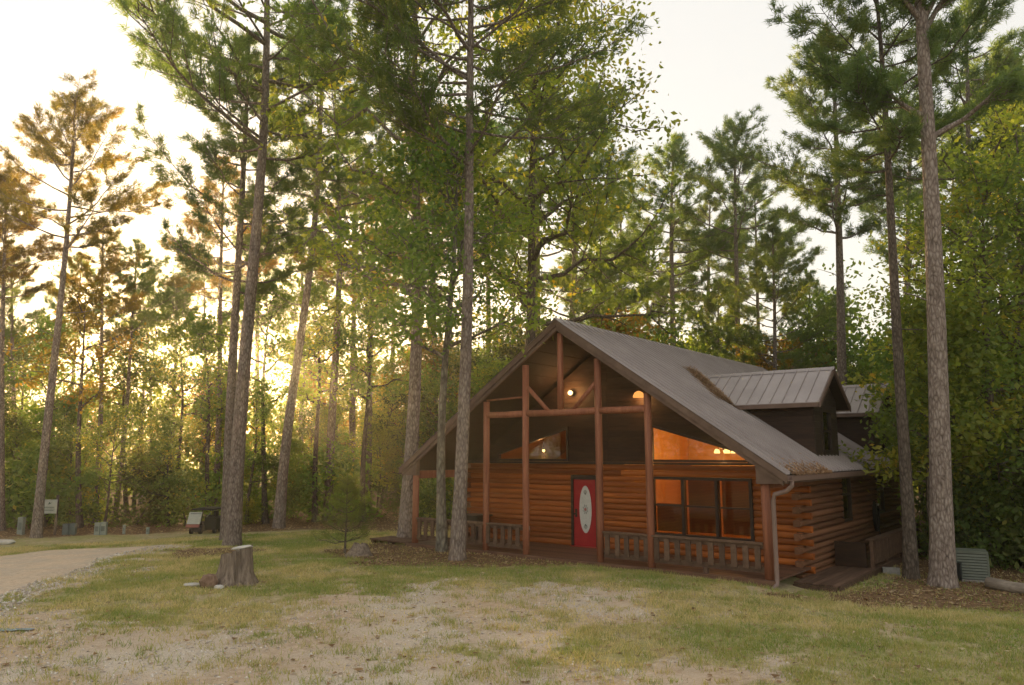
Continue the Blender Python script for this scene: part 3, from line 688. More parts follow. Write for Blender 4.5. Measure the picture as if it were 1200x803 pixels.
# ---- dormers
def dormer(yc):
    zr, hwid, sl, xf = 5.10, 1.45, .70, 5.9
    ze = zr - sl * hwid; wy0 = 1.06; fx = 5.60
    def xm(z): return (RA - z) / RS
    core = MB().prism([(xm(4.25) + .25, 4.25), (fx - .05, 4.25), (fx - .05, rz_(fx) - .05)], 'y', yc - wy0 + .03, yc + wy0 - .03).build('dormer', MAT['dark_board'], cabin)
    for s in (-1, 1):
        z0 = rz_(fx) + .0
        while z0 < 4.34:
            z1 = min(z0 + .155, 4.36); yy = yc + s * wy0
            MB().prism([(xm(z0) - .06, z0), (fx, z0), (fx, z1 - .007), (xm(z1) - .06, z1 - .007)], 'y', yy - .02, yy + .02).build('siding_board', MAT['dark_board'], core); z0 += .155
    z0 = rz_(fx); zt = zr - .14
    while z0 < zt - .02:
        z1 = min(z0 + .155, zt); w0 = min(wy0 - .021, (zt - z0) / sl); w1 = min(wy0 - .021, max(.01, (zt - z1) / sl))
        if 2.78 < (z0 + z1) / 2 < 3.98:
            for s in (-1, 1): MB().prism([(yc + s * .36, z0), (yc + s * w0, z0), (yc + s * w1, z1 - .007), (yc + s * .36, z1 - .007)], 'x', fx - .03, fx + .02).build('face_board', MAT['frame_brown'], core)
        else: MB().prism([(yc - w0, z0), (yc + w0, z0), (yc + w1, z1 - .007), (yc - w1, z1 - .007)], 'x', fx - .03, fx + .02).build('face_board', MAT['frame_brown'], core)
        z0 += .155
    MB().box((fx - .03, yc - .44, 2.76), (fx + .05, yc - .34, 4.0)).box((fx - .03, yc + .34, 2.76), (fx + .05, yc + .44, 4.0)).box((fx - .03, yc - .34, 2.76), (fx + .05, yc + .34, 2.86)).box((fx - .03, yc - .34, 3.90), (fx + .05, yc + .34, 4.0)).box((fx - .03, yc - .34, 3.35), (fx + .035, yc + .34, 3.40)).build('window_frame', MAT['frame_brown'], core)
    MB().box((fx - .012, yc - .35, 2.85), (fx - .004, yc + .35, 3.91)).build('window_pane', MAT['pane_glass'], core)
    MB().box((fx - .047, yc - .36, 2.84), (fx - .035, yc + .36, 3.92)).build('window_blind', MAT['front_log'], core)
    # roof strips with standing seams
    n = 12; x0 = xm(zr) ; dx = (xf - x0) / n
    xv = lambda t: xm(zr - sl * t)                # main roof meets the dormer slope at distance t from its ridge
    tv = lambda x: max(0, min(hwid, (zr - RA + RS * x) / sl))
    for s in (-1, 1):
        P = lambda x, t, h: (x, yc + s * t, zr - sl * t + h)
        for k in range(n):
            xa = x0 + k * dx; xb = xa + dx; ta, tb = tv(xa), tv(xb); b = MB()
            b.add([P(xa, 0, .02), P(xb, 0, .02), P(xb, tb, .02), P(xa, max(ta, .001), .02), P(xa, 0, 0), P(xb, 0, 0), P(xb, tb, 0), P(xa, max(ta, .001), 0)],
                  [(0, 1, 2, 3), (4, 7, 6, 5), (0, 4, 5, 1), (1, 5, 6, 2), (2, 6, 7, 3), (3, 7, 4, 0)])
            if tb > .05:
                w_ = .018
                b.add([P(xb - 2 * w_, .0, .021), P(xb, .0, .021), P(xb, tb - .005, .021), P(xb - 2 * w_, tb - .005, .021), P(xb - 2 * w_ + .008, .0, .058), P(xb - .008, .0, .058), P(xb - .008, tb - .01, .058), P(xb - 2 * w_ + .008, tb - .01, .058)],
                      [(0, 1, 5, 4), (1, 2, 6, 5), (2, 3, 7, 6), (3, 0, 4, 7), (4, 5, 6, 7)])
            b.build('roof_panel', MAT['roof_metal'], core)
        # deck under the strips, fascia, rake
        b = MB(); q = [(x0 + .05, .0), (xf - .02, 0), (xf - .02, hwid - .02), (xv(hwid - .02) + .02, hwid - .02)]
        b.add([P(x, t, -.004) for (x, t) in q] + [P(x, t, -.09) for (x, t) in q], [(0, 1, 2, 3), (4, 7, 6, 5), (0, 4, 5, 1), (1, 5, 6, 2), (2, 6, 7, 3), (3, 7, 4, 0)])
        b.build('roof_deck', MAT['soffit'], core)
        yE = yc + s * hwid
        MB().box((xv(hwid), min(yE, yE - s * .03), ze - .11), (xf - .03, max(yE, yE - s * .03), ze + .0)).build('eave_board', MAT['fascia'], core)
        MB().prism([(yc + s * .003, zr + .012), (yE, ze + .012), (yE, ze - .12), (yc + s * .003, zr - .12)], 'x', xf - .018, xf + .03).build('rake_board', MAT['fascia'], core)
    MB().prism([(yc - .11, zr - .04), (yc, zr + .055), (yc + .11, zr - .04), (yc, zr + .035)], 'x', x0 - .05, xf + .04).build('ridge_cap', MAT['roof_metal'], core)
dormer(4.9); dormer(11.2)

# ---- lamps on / in the cabin
def point(name, loc, watts, parent, col=(1.0, .55, .20), r=.06):
    l = bpy.data.lights.new(name, 'POINT'); l.energy = watts; l.color = col; l.shadow_soft_size = r
    o = link(bpy.data.objects.new(name, l)); o.parent = parent; o.location = loc; return o
def ballmesh(r, n=10):
    return [(r * math.sin(math.pi * k / 8) + .0005, -r * math.cos(math.pi * k / 8)) for k in range(9)]
lamp = empty('flood_lamp', (-1.21, WY - .03, 4.62), 'bare bright bulb lamp on dark gable wall, left of king post', 'lamp')
MB().lathe([(.07, 0), (.07, .02), (.03, .03)], 12).build('mount', MAT['frame_brown'], lamp).matrix_local = Matrix.Rotation(R(90), 4, 'X')
MB().tube([(0, -.03, 0), (0, -.09, .0)], .035, 10).build('socket', MAT['frame_brown'], lamp)
MB().lathe(ballmesh(.075), 12, (0, -.16, 0)).build('bulb', MAT['bulb'], lamp, True)
point('bulb_light', (0, -.33, 0), 14, lamp)
lamp = empty('dome_lamp', (1.21, WY - .03, 4.42), 'orange glowing domed lamp on dark gable wall near porch roof', 'lamp')
MB().lathe([(.06, 0), (.06, .02), (.03, .03)], 12).build('mount', MAT['frame_brown'], lamp).matrix_local = Matrix.Rotation(R(90), 4, 'X')
MB().tube([(0, -.03, 0), (0, -.14, .03)], .02, 8).build('arm', MAT['frame_brown'], lamp)
emis('dome_glow', (1.0, .38, .09), .42)
MB().lathe([(.165, -.06), (.16, .0), (.12, .08), (.05, .12), (.01, .13)], 16, (0, -.22, 0)).build('dome_shade', MAT['dome_glow'], lamp, True)
point('dome_light', (0, -.22, -.12), 6, lamp)
# chandelier in the right-hand room
chz = 2.86; ch = empty('chandelier', (3.05, 3.9, chz), 'lit chandelier with four glowing shades behind the right gable window', 'chandelier')
MB().tube([(0, 0, .04), (0, 0, 1.15)], .012, 6).build('stem', MAT['frame_brown'], ch)
MB().lathe([(.01, -.06), (.05, -.02), (.05, .03), (.01, .07)], 10).build('hub', MAT['frame_brown'], ch)
for k in range(5):
    a = k * 2 * math.pi / 5 + .3; cx, sy = math.cos(a), math.sin(a)
    MB().tube([(0, 0, 0), (.12 * cx, .12 * sy, .07), (.24 * cx, .24 * sy, .0)], .010, 6).build('arm', MAT['frame_brown'], ch)
    MB().lathe([(.02, .05), (.05, .02), (.075, -.07), (.06, -.075)], 10, (.25 * cx, .25 * sy, -.02)).build('shade', MAT['shade_lit'], ch, True)
point('chandelier_light', (0, 0, -.22), 95, ch, (1.0, .60, .22), .15)
# lamp in the left-hand room
pl = empty('pendant_lamp', (-3.15, 3.6, 2.86), 'small glowing pendant bulb behind the left gable window', 'lamp')
MB().tube([(0, 0, .06), (0, 0, 1.2)], .008, 6).build('cord', MAT['frame_brown'], pl)
MB().lathe([(.02, .03), (.04, .06), (.03, .09)], 8).build('socket', MAT['frame_brown'], pl)
MB().lathe(ballmesh(.05), 12).build('bulb', MAT['bulb'], pl, True)
point('pendant_light', (0, 0, -.16), 9, pl, (1.0, .45, .16), .1)

# outlet box on front wall
MB().box((-3.02, WY - .10, .36), (-2.90, WY - .055, .48)).box((-3.0, WY - .115, .38), (-2.92, WY - .101, .46)).build('outlet_cover', MAT['white_plastic'], cabin)

# ---- pine straw caught on the roof
def straw(name, label, cat, pts, mat, ln=.16, wd=.006, piles=.10):
    n = len(pts); a = rng.random(n) * 6.283; e = rng.normal(0, .35, n); L_ = ln * (.5 + rng.random(n))
    d = np.stack([np.cos(a), np.sin(a), e], 1) * L_[:, None]; d[:, 2] -= RS * d[:, 0]
    w_ = np.stack([-np.sin(a), np.cos(a), np.zeros(n)], 1) * wd; w_[:, 2] -= RS * w_[:, 0]
    V = np.stack([pts - d / 2 - w_, pts - d / 2 + w_, pts + d / 2 + w_ * .5, pts + d / 2 - w_ * .5], 1)
    me = fast_mesh(name, V.reshape(-1, 3), np.arange(4 * n).reshape(-1, 4), 4, [('tint', 'FACE', rng.random(n) * .75 + .15)])
    return tag(meshobj(name, me, mat), label, cat, kind='stuff')
n = 5200; t = rng.random(n); off = rng.normal(0, .15, n); hx = np.abs(rng.normal(0, .07, n)) * (1 - np.clip(np.abs(off) / .45, 0, 1))
px_ = 1.98 + 1.62 * t - .16 + off * .75; py_ = 4.86 - 1.42 * t - .14 + off * .75
straw('pine_straw', 'brown heap of pine straw caught in the dormer roof valley', 'pine straw', np.stack([px_, py_, RA - RS * px_ + .035 + hx], 1), MAT['litter'])
n = 1300; ex = np.abs(rng.normal(0, .17, n)); yy = .1 + 2.9 * rng.random(n) ** .8; px_ = RW + .06 - ex
straw('roof_leaves', 'rust coloured leaves and needles along the roof edge above the downspout', 'leaves', np.stack([px_, yy, RA - RS * px_ + .035 + .02 * rng.random(n)], 1), MAT['litter'], .10, .012)

# ---- side deck with railing, on the right of the cabin
sd_ = empty('side_deck', (0, 0, 0), 'low weathered plank deck with railing along the cabin side wall', 'deck')
pm = MB().box((0, -.5, -.04), (.135, .5, 0)).mesh('deck_plank'); pm.materials.append(MAT['rail_wood'])
for k in range(7):
    o = meshobj('deck_plank', pm, None, sd_); y0 = 1.35 + rn.uniform(-.03, .03) ; o.location = (5.69 + k * .142, (y0 + 11) / 2, -.20); o.scale = (1, 11 - y0, 1)
MB().box((6.69, 1.4, -.46), (6.73, 11, -.215)).build('rim_board', MAT['rail_wood'], sd_)
MB().box((5.69, 1.30, -.46), (6.68, 1.345, -.245)).build('rim_board', MAT['rail_wood'], sd_)
for k in range(5):
    y_ = 4.75 + k * 1.4; MB().box((6.58, y_ - .045, -.5), (6.67, y_ + .045, .50)).build('post', MAT['rail_wood'], sd_)
MB().box((6.52, 4.65, .505), (6.72, 10.5, .545)).build('top_rail', MAT['rail_wood'], sd_)
MB().box((6.60, 4.80, .40), (6.65, 10.4, .50)).build('upper_rail', MAT['rail_wood'], sd_)
MB().box((6.60, 4.80, -.12), (6.65, 10.4, -.03)).build('bottom_rail', MAT['rail_wood'], sd_)
bm_ = MB().box((-.018, -.045, -.08), (.018, .045, .46)).mesh('baluster'); bm_.materials.append(MAT['rail_wood'])
for k in range(38):
    o = meshobj('baluster', bm_, None, sd_); o.location = (6.67, 4.88 + k * .147, 0)
MB().box((5.72, 4.62, -.19), (6.5, 4.68, .44)).build('end_screen', MAT['dark_board'], sd_)
# concrete pier block under the deck
p = Vector((6.95, 5.2, float(gz(6.95, 5.2))))
b = MB().box((-.2, -.1, -.03), (.2, .1, .17)).box((-.13, -.101, .0), (-.03, -.1005, .14)); o = b.build('concrete_block', MAT['block']); o.location = p; o.rotation_euler = (0, 0, .3)
tag(o, 'pale concrete block at the foot of the side deck railing', 'concrete block')
# coiled hose on the side wall
h = empty('garden_hose', (WX + .10, 9.35, .75), 'black garden hose coiled on a hook on the log side wall', 'hose')
for k in range(6):
    ra = .40 - .018 * k; xo = .02 + .028 * (k % 3); pts = [(xo, .0 + ra * .62 * math.sin(t), -.02 * k + .05 + ra * 1.15 * math.cos(t)) for t in [2 * math.pi * j / 20 for j in range(21)]]
    MB().tube(pts, .022, 6, False).build('coil', MAT['black_rubber'], h, True)
MB().box((-.10, -.05, .38), (.14, .05, .44)).build('hook', MAT['steel'], h)
MB().tube([(.05, .22, -.2), (.06, .26, -.5), (.06, .24, -.74)], .02, 6).build('hose_end', MAT['black_rubber'], h, True)

# porch table at the far left end
t_ = empty('porch_table', (-4.55, 1.75, .0), 'dark square table standing on the porch beside the left railing', 'table')
MB().box((-.42, -.38, .76), (.42, .38, .81)).build('table_top', MAT['frame_brown'], t_)
MB().box((-.30, -.28, .60), (.30, .28, .755)).build('apron', MAT['frame_brown'], t_)
for sx in (-1, 1):
    for sy in (-1, 1): MB().box((sx * .33 - .035, sy * .29 - .035, 0), (sx * .33 + .035, sy * .29 + .035, .758)).build('leg', MAT['frame_brown'], t_)
# low landing at the left end
st = empty('wooden_landing', (-6.75, .5, 0), 'low weathered wooden landing beside the left porch post', 'landing')
gl_ = float(gz(-6.75, .5))
for k in range(7): MB().box((-.9, -.48 + k * .14, gl_ + .10), (.9, -.35 + k * .14, gl_ + .14)).build('plank', MAT['rail_wood'], st)
for sx in (-.8, 0, .8): MB().box((sx - .05, -.46, gl_ - .03), (sx + .05, .48, gl_ + .098)).build('joist', MAT['rail_wood'], st)

# ================================================================== trees
def unit_rows(a): return a / (np.linalg.norm(a, axis=-1, keepdims=True) + 1e-9)
def needles(P, D, rg, n=14, ln=.22, wd=.011, cl=None, spread=1.0):
    """tufts of needles at points P heading D"""
    m = len(P); d = unit_rows(D[:, None, :] * .75 + rg.normal(0, .62 * spread, (m, n, 3)) + np.array([0, 0, .18])); L = ln * (.65 + .6 * rg.random((m, n, 1)))
    s = unit_rows(np.cross(d, rg.normal(0, 1, (m, n, 3)))) * wd
    b = P[:, None, :] + rg.normal(0, .05, (m, n, 3)); V = np.stack([b - s, b + s, b + d * L], 2).reshape(-1, 3)
    t = np.repeat(np.clip((cl if cl is not None else rg.random(m)) * .75 + rg.random(m) * .1, 0, 1), n) + rg.random(m * n) * .15
    return V, t
def leaves(P, rg, sz=.12, cl=None, up=.5):
    m = len(P); nrm = unit_rows(rg.normal(0, 1, (m, 3)) + np.array([0, 0, up])); a = unit_rows(np.cross(nrm, rg.normal(0, 1, (m, 3)))); b = np.cross(nrm, a)
    s = (sz * (.6 + .7 * rg.random(m)))[:, None]
    V = np.stack([P - a * s, P + b * s * .55 - nrm * s * .12 + a * s * .1, P + a * s, P - b * s * .55 - nrm * s * .12 + a * s * .1], 1).reshape(-1, 3)
    t = np.clip((cl if cl is not None else rg.random(m)) * .7 + rg.random(m) * .3, 0, 1)
    return V, t
def trunk_path(rg, H, wob, n=12):
    z = np.linspace(0, 1, n); ph = rg.random(4) * 6.28
    x = wob * (np.sin(z * 3.1 + ph[0]) - math.sin(ph[0]) + .4 * np.sin(z * 7 + ph[1]) - .4 * math.sin(ph[1])); y = wob * (np.sin(z * 3.4 + ph[2]) - math.sin(ph[2]))
    x -= x[-1] * z; y -= y[-1] * z
    return np.stack([x, y, z * H], 1)
def at_path(path, t):
    k = t * (len(path) - 1); i = min(int(k), len(path) - 2); f = k - i; return path[i] * (1 - f) + path[i + 1] * f
def trunk_tube(b, path, r, flare=.35, top=.16, n=12):
    m = len(path); rad = []
    zz = path[:, 2]; H = zz[-1]
    pts = [path[0] + np.array([0, 0, -.35]), path[0], path[0] * .97 + path[1] * .03, path[0] * .85 + path[1] * .15] + list(path[1:])
    for p in pts:
        t = max(0, p[2]) / H; rad.append(r * ((1 - t) ** .85 * (1 - top) + top) * (1 + flare * math.exp(-max(p[2], 0) / .35)))
    b.tube(pts, rad, n)
def pine(seed, H=20, r=.28, cf=.45, spread=3.0, nbr=34, sub=5, tn=17, ln=.25, wd=.014, wob=.18, stubs=8, droop=0., tw=1.7, extra=(), up=1.0, cone=False):
    rg = np.random.default_rng(seed); path = trunk_path(rg, H, wob); b = MB(); trunk_tube(b, path, r)
    TP = []; TD = []; TC = []
    def bough(base, az, L, el, curl, cval, thick, ns):
        dh = np.array([math.cos(az), math.sin(az), 0]); pts = []; jit = rg.normal(0, .05, (7, 3)) * L * .6; jit[0] = 0
        for k in range(7):
            s = k / 6; pts.append(base + dh * L * s * math.cos(el) + np.array([0, 0, L * s * math.sin(el) + curl * L * s * s]) + jit[k] * s)
        pts = np.array(pts); b.tube(pts, [thick * (1 - .85 * k / 6) for k in range(7)], 5, False)
        lat = np.array([-dh[1], dh[0], 0])
        for j in range(ns * 2):
            s = .28 + .72 * ((j + rg.random()) / (ns * 2)); p0 = at_path(pts, min(s, .999)); sd = 1 if j % 2 else -1
            dirn = dh * .8 + lat * sd * (.3 + .9 * rg.random()) + np.array([0, 0, .15 + .55 * rg.random() * up]); dirn /= np.linalg.norm(dirn)
            l2 = L * .34 * (1.15 - s * .65) * (.6 + .7 * rg.random()) + .18
            p1 = p0 + dirn * l2 * .55 + np.array([0, 0, .0]); p2 = p0 + dirn * l2 + np.array([0, 0, .12 * l2])
            b.tube([p0, p1, p2], [thick * .32, thick * .22, thick * .1], 3, False)
            nt_ = max(2, int(l2 / .16 * tw))
            for q_ in range(nt_):
                u = .35 + .65 * (q_ + rg.random()) / nt_; pp = p0 + (p2 - p0) * u + rg.normal(0, .055, 3) * (1 + l2 * .35); TP.append(pp); TD.append(dirn + rg.normal(0, .3, 3)); TC.append(np.clip(cval + rg.normal(0, .12), 0, 1))
    for i in range(nbr):
        u = (i + rg.random()) / nbr; t = 1 - cf + cf * u * .985; z = t * H; az = i * 2.399 + rg.normal(0, .45)
        L = spread * (.45 + .85 * math.sin(math.pi * min(1, u * .85 + .20))) * (.55 + .65 * rg.random()) * (1 - .8 * u ** 3)
        if cone: L = spread * (1.08 - u) * (.75 + .4 * rg.random()); az = (i // 5) * .7 + (i % 5) * 1.2566 + rg.normal(0, .15); u = (i // 5 * 5) / nbr; t = 1 - cf + cf * u * .985
        el = R(-2 + 52 * u ** 1.4 + rg.normal(0, 9)) - droop; base = at_path(path, t)
        bough(base, az, L, el, .22 + .2 * rg.random(), .25 + .5 * rg.random(), r * .20 * (1 - .55 * u) + .012, sub)
    for (t, az, L, el) in extra: bough(at_path(path, t), az, L, el, .2, .4, r * .34, sub + 3)
    for i in range(stubs):
        t = rg.uniform(.28, 1 - cf); p0 = at_path(path, t); az = rg.random() * 6.28; L = rg.uniform(.3, 1.6); d = np.array([math.cos(az), math.sin(az), rg.uniform(-.2, .4)])
        b.tube([p0, p0 + d * L * .5 + rg.normal(0, .05, 3), p0 + d * L + rg.normal(0, .12, 3)], [.025, .016, .006], 4, False)
    V, tt = needles(np.array(TP), np.array(TD), rg, tn, ln, wd, np.array(TC))
    tm = b.mesh('trunk', True); cm_ = fast_mesh('crown', V, np.arange(len(V)).reshape(-1, 3), 3, [('tint', 'FACE', tt)])
    return tm, cm_, H
def broadleaf(seed, H=9, r=.12, base=.25, spread=2.6, limbs=16, subs=6, per=46, sz=.11, clr=.42, wob=.25, top=.06, up=.6, asc=.6, flat=.75, extra=()):
    rg = np.random.default_rng(seed); path = trunk_path(rg, H * .94, wob, 10); b = MB(); trunk_tube(b, path, r, .3, top, 9)
    CP = []; CV = []
    def limb(p0, az, L, el, thick, ns, cv):
        dh = np.array([math.cos(az), math.sin(az), 0]); pts = [p0]; j = rg.normal(0, .09 * L, (5, 3))
        for k in range(1, 6):
            s = k / 5; pts.append(p0 + dh * L * s * math.cos(el) + np.array([0, 0, L * s * math.sin(el) + (.12 if asc > 0 else -.1) * L * s * s]) + j[k - 1] * s)
        pts = np.array(pts); b.tube(pts, [thick * (1 - .85 * k / 5) for k in range(6)], 5, False)
        for q_ in range(ns):
            s = .25 + .75 * (q_ + rg.random()) / ns; p1 = at_path(pts, min(s, .999)); dd = unit_rows(dh * .6 + rg.normal(0, .7, 3) + np.array([0, 0, .3 * asc])); l2 = L * (.45 - .2 * s) * (.6 + .8 * rg.random()) + .2
            p2 = p1 + dd * l2; b.tube([p1, (p1 + p2) / 2 + rg.normal(0, .06, 3) * l2, p2], [thick * .35, thick * .22, thick * .08], 3, False)
            for u in (.55, 1.0): CP.append(p1 + dd * l2 * u); CV.append(np.clip(cv + rg.normal(0, .16), 0, 1))
    for i in range(limbs):
        u = (i + rg.random()) / limbs; t = base + (1 - base) * u * .98; az = i * 2.399 + rg.normal(0, .5)
        L = spread * (.35 + .85 * math.sin(math.pi * min(1, .18 + .80 * u))) * (.6 + .6 * rg.random()); el = R(8 + 55 * u + rg.normal(0, 12)) * asc / .6
        limb(at_path(path, t), az, L, el, r * .42 * (1 - .6 * u) + .008, subs, rg.random())
    for (t, az, L, el) in extra: limb(at_path(path, t), az, L, el, r * .4, subs + 2, .5)
    CP = np.array(CP); CV = np.array(CV); n = len(CP) * per
    P = np.repeat(CP, per, 0) + rg.normal(0, 1, (n, 3)) * np.array([clr, clr, clr * flat]) * (.5 + .7 * rg.random((n, 1)))
    V, tt = leaves(P, rg, sz, np.repeat(CV, per), up)
    return b.mesh('trunk', True), fast_mesh('crown', V, np.arange(len(V)).reshape(-1, 4), 4, [('tint', 'FACE', tt)]), H
def plant_tree(name, var, base, top, label, cat, group=None, bmat='pine_bark', cmat='pine_needles', yaw=0.0, lean=True):
    """base on the ground, top a world point: gives height and lean"""
    tm, cm_, H = var
    base = Vector(base); ax = (Vector(top) - base); h = ax.length if lean else ax.z; s = h / H
    e = empty(name, base, label, cat, group)
    q = ax.normalized().to_track_quat('Z', 'X').to_matrix().to_4x4() if lean else Matrix.Identity(4)
    e.matrix_world = Matrix.Translation(base) @ q @ Matrix.Rotation(yaw, 4, 'Z') @ Matrix.Scale(s, 4)
    for nm, me, mt in (('trunk', tm, bmat), ('crown', cm_, cmat)):
        o = link(bpy.data.objects.new(nm, me)); o.parent = e
        if not me.materials: me.materials.append(MAT[mt])
        o.material_slots[0].link = 'OBJECT'; o.material_slots[0].material = MAT[mt]
    return e
def base_at(px, dist):
    p = az_point(px, dist); return Vector((p[0], p[1], float(gz(p[0], p[1])) - .02))
def hdist(p): return math.hypot(p[0] - CAM[0], p[1] - CAM[1])
T = random.Random(11)
HB = dict(wd=.014)
PV = [pine(101, 20, .23, .46, 2.9, 34), pine(102, 20, .20, .38, 3.2, 28, wob=.25), pine(103, 20, .21, .55, 2.7, 40), pine(104, 20, .19, .34, 2.6, 24, wob=.3), pine(105, 20, .22, .62, 3.3, 50, sub=6), pine(106, 20, .19, .42, 2.4, 30)]
def pine_px(bx, d, tx, ty, v, label, group=None, cmat='pine_needles', name='pine_tree', bmat='pine_bark'):
    return plant_tree(name, PV[v] if isinstance(v, int) else v, base_at(bx, d), top_point(tx, ty, d + T.uniform(-.6, .6)), label, 'pine tree', group, bmat, cmat, T.random() * 6.28)

LM = [(-40, 'beyond the driveway bend'), (15, 'beside the pale slab at the driveway'), (62, 'behind the notice sign on its post'), (100, 'behind the grey utility pedestals'), (133, 'behind the pale utility pedestals'), (185, 'beyond the end of the driveway'), (222, 'between driveway end and utility cart'), (262, 'behind the utility cart'), (300, 'behind the stump and leaning pine'), (345, 'just past the leaning pine'), (385, 'left behind the young pine'), (425, 'straight behind the young pine'), (470, 'between young pine and porch landing'), (520, 'behind the porch landing'), (580, 'behind the left porch slope'), (650, 'behind the roof peak'), (720, 'behind the front part of the ridge'), (790, 'behind the middle of the ridge'), (850, 'behind the pine straw roof valley'), (910, 'behind the first dormer'), (985, 'behind the first dormer gable'), (1040, 'behind the second dormer'), (1085, 'behind the side deck'), (1125, 'behind the thick right pine'), (1160, 'behind the air conditioner'), (1215, 'behind the fallen log'), (9999, 'past the fallen log end')]
def near(px): return next(t for (x, t) in LM if px < x)
# named pines of the foreground
def azim(px, py=590):                              # world azimuth of picture-right
    return math.atan2(RGT[1], RGT[0])
AR = azim(0); AL = AR + math.pi
bp_ = ground_at(272, 640)
plant_tree('pine_tree', pine(201, 24, .245, .47, 4.0, 30, sub=6, tw=1.35, wob=.22, stubs=6, extra=((.56, AL + .2, 5.6, .06), (.64, AL - .15, 6.2, .12), (.715, AL + .1, 7.2, .02), (.75, AL - .3, 5.8, .12), (.66, AR, 4.6, .2), (.74, AR + .3, 5.0, .25)), **HB), bp_, top_point(312, -150, hdist(bp_)), 'tall leaning pine with grey trunk rising behind the cut stump', 'pine tree')
bp_ = ground_at(536, 656)
plant_tree('pine_tree', pine(202, 20, .175, .50, 3.2, 44, sub=6, wob=.14, stubs=7, extra=((.50, AR + .2, 3.2, .35), (.62, AR - .2, 3.6, .25), (.66, AR + .4, 3.8, .2)), tw=.95, **HB), bp_, top_point(556, -200, hdist(bp_)), 'slim grey-barked pine standing right in front of the porch railing', 'pine tree')
bp_ = ground_at(1105, 687)
plant_tree('pine_tree', pine(203, 22, .245, .30, 3.2, 26, sub=6, wob=.10, stubs=3, extra=((.475, AL - .25, 2.9, .50), (.60, AL + .1, 2.6, .95), (.61, AL - .4, 2.2, 1.15), (.615, AR + .2, 2.8, .6), (.50, AR - .2, 1.8, .5)), **HB), bp_, top_point(1068, -330, hdist(bp_)), 'thick straight pine trunk beside the green air conditioner unit', 'pine tree')
bp_ = ground_at(1068, 678)
plant_tree('pine_tree', pine(204, 20, .19, .38, 2.8, 28, sub=6, wob=.12, **HB), bp_, top_point(1022, -60, hdist(bp_)), 'pine with darker trunk at the end of the side deck railing', 'pine tree', None, 'dark_bark')
pine_px(46, 36, 88, 112, 1, 'isolated pine with sunlit golden crown standing clear against the sky by the driveway sign', cmat='pine_needles_sunlit')
pine_px(268, 31, 292, 40, 2, 'dark-trunked pine close behind the tall leaning pine')
pine_px(328, 36, 380, 15, 3, 'pine leaning strongly over between stump pine and cabin')
pine_px(660, 41, 690, 95, 4, 'dense full-crowned pine rising behind the cabin roof peak')
pine_px(912, 41, 905, 262, 4, 'lower bushy dark pine behind the cabin dormers')
pine_px(990, 37, 975, 40, 0, 'broad-crowned pine behind the second dormer')
GL = 'tall slender pine in the woods left of the cabin'; GB = 'tall pine in the woods behind the cabin roof'; GR = 'tall pine in the woods right of the cabin'
for a in ((4, 40, 6, 205, 1), (112, 42, 121, 262, 5), (136, 44, 162, 285, 3), (252, 43, 262, 185, 5), (412, 47, 416, 195, 0), (430, 44, 450, 175, 1), (352, 52, 352, 245, 2), (300, 55, 306, 255, 0), (200, 50, 207, 325, 1), (80, 52, 96, 298, 5), (20, 48, 14, 285, 2), (165, 56, 175, 320, 3), (385, 40, 392, 90, 1), (-60, 42, -58, 150, 0), (235, 60, 240, 300, 1), (462, 58, 465, 230, 2), (505, 50, 515, 130, 0)):
    pine_px(*a, ('very tall' if a[3] < 150 else 'tall' if a[3] < 230 else 'slender') + (' far' if a[1] > 47 else '') + ' woodland pine ' + near(a[0]), 'slender pines left of the cabin', 'pine_needles_sunlit' if T.random() < .25 else 'pine_needles')
for a in ((632, 46, 622, 75, 0), (790, 47, 790, 160, 0), (868, 45, 862, 148, 1), (942, 48, 950, 320, 2), (722, 54, 728, 225, 2), (826, 58, 832, 235, 0), (568, 50, 572, 150, 3), (760, 60, 762, 260, 3), (900, 56, 884, 215, 5), (700, 46, 706, 300, 4), (840, 50, 842, 330, 4), (770, 52, 772, 330, 2)):
    pine_px(*a, ('very tall' if a[3] < 155 else 'tall' if a[3] < 240 else 'low') + (' far' if a[1] > 51 else '') + ' woodland pine ' + near(a[0]), 'pines behind the cabin')
for a in ((1150, 36, 1130, 10, 1), (1195, 40, 1190, 105, 0), (1060, 50, 1070, 115, 0), (1240, 34, 1250, 60, 2), (1110, 54, 1118, 170, 5), (1175, 52, 1172, 60, 3), (1300, 30, 1300, 20, 0)):
    pine_px(*a, ('very tall' if a[3] < 90 else 'tall') + (' far' if a[1] > 48 else '') + ' woodland pine ' + near(a[0]), 'pines right of the cabin')

# broadleaf trees
BV = [broadleaf(301, 9, .11, .30, 2.5, per=26, clr=.34), broadleaf(302, 8, .10, .28, 2.3, limbs=18, per=26, clr=.32), broadleaf(303, 10, .12, .3, 2.3, limbs=15, clr=.30, per=24), broadleaf(304, 7, .08, .25, 2.2, limbs=16, clr=.38, per=28), broadleaf(305, 11, .13, .3, 3.0, limbs=18, subs=6, clr=.36, per=26)]
def leaf_px(bx, d, tx, ty, v, label, group=None, cmat='leaves_green', bmat='dark_bark', name='broadleaf_tree', cat='tree'):
    return plant_tree(name, BV[v] if isinstance(v, int) else v, base_at(bx, d), top_point(tx, ty, d), label, cat, group, bmat, cmat, T.random() * 6.28)
bp_ = ground_at(475, 634)
plant_tree('broadleaf_tree', broadleaf(401, 21, .23, .36, 4.4, limbs=32, subs=8, per=25, sz=.095, clr=.42, wob=.2, top=.12), bp_, top_point(492, -110, hdist(bp_)), 'huge yellow-green broadleaf tree with straight trunk at left porch corner', 'tree', None, 'pine_bark', 'leaves_olive')
bp_ = ground_at(518, 646)
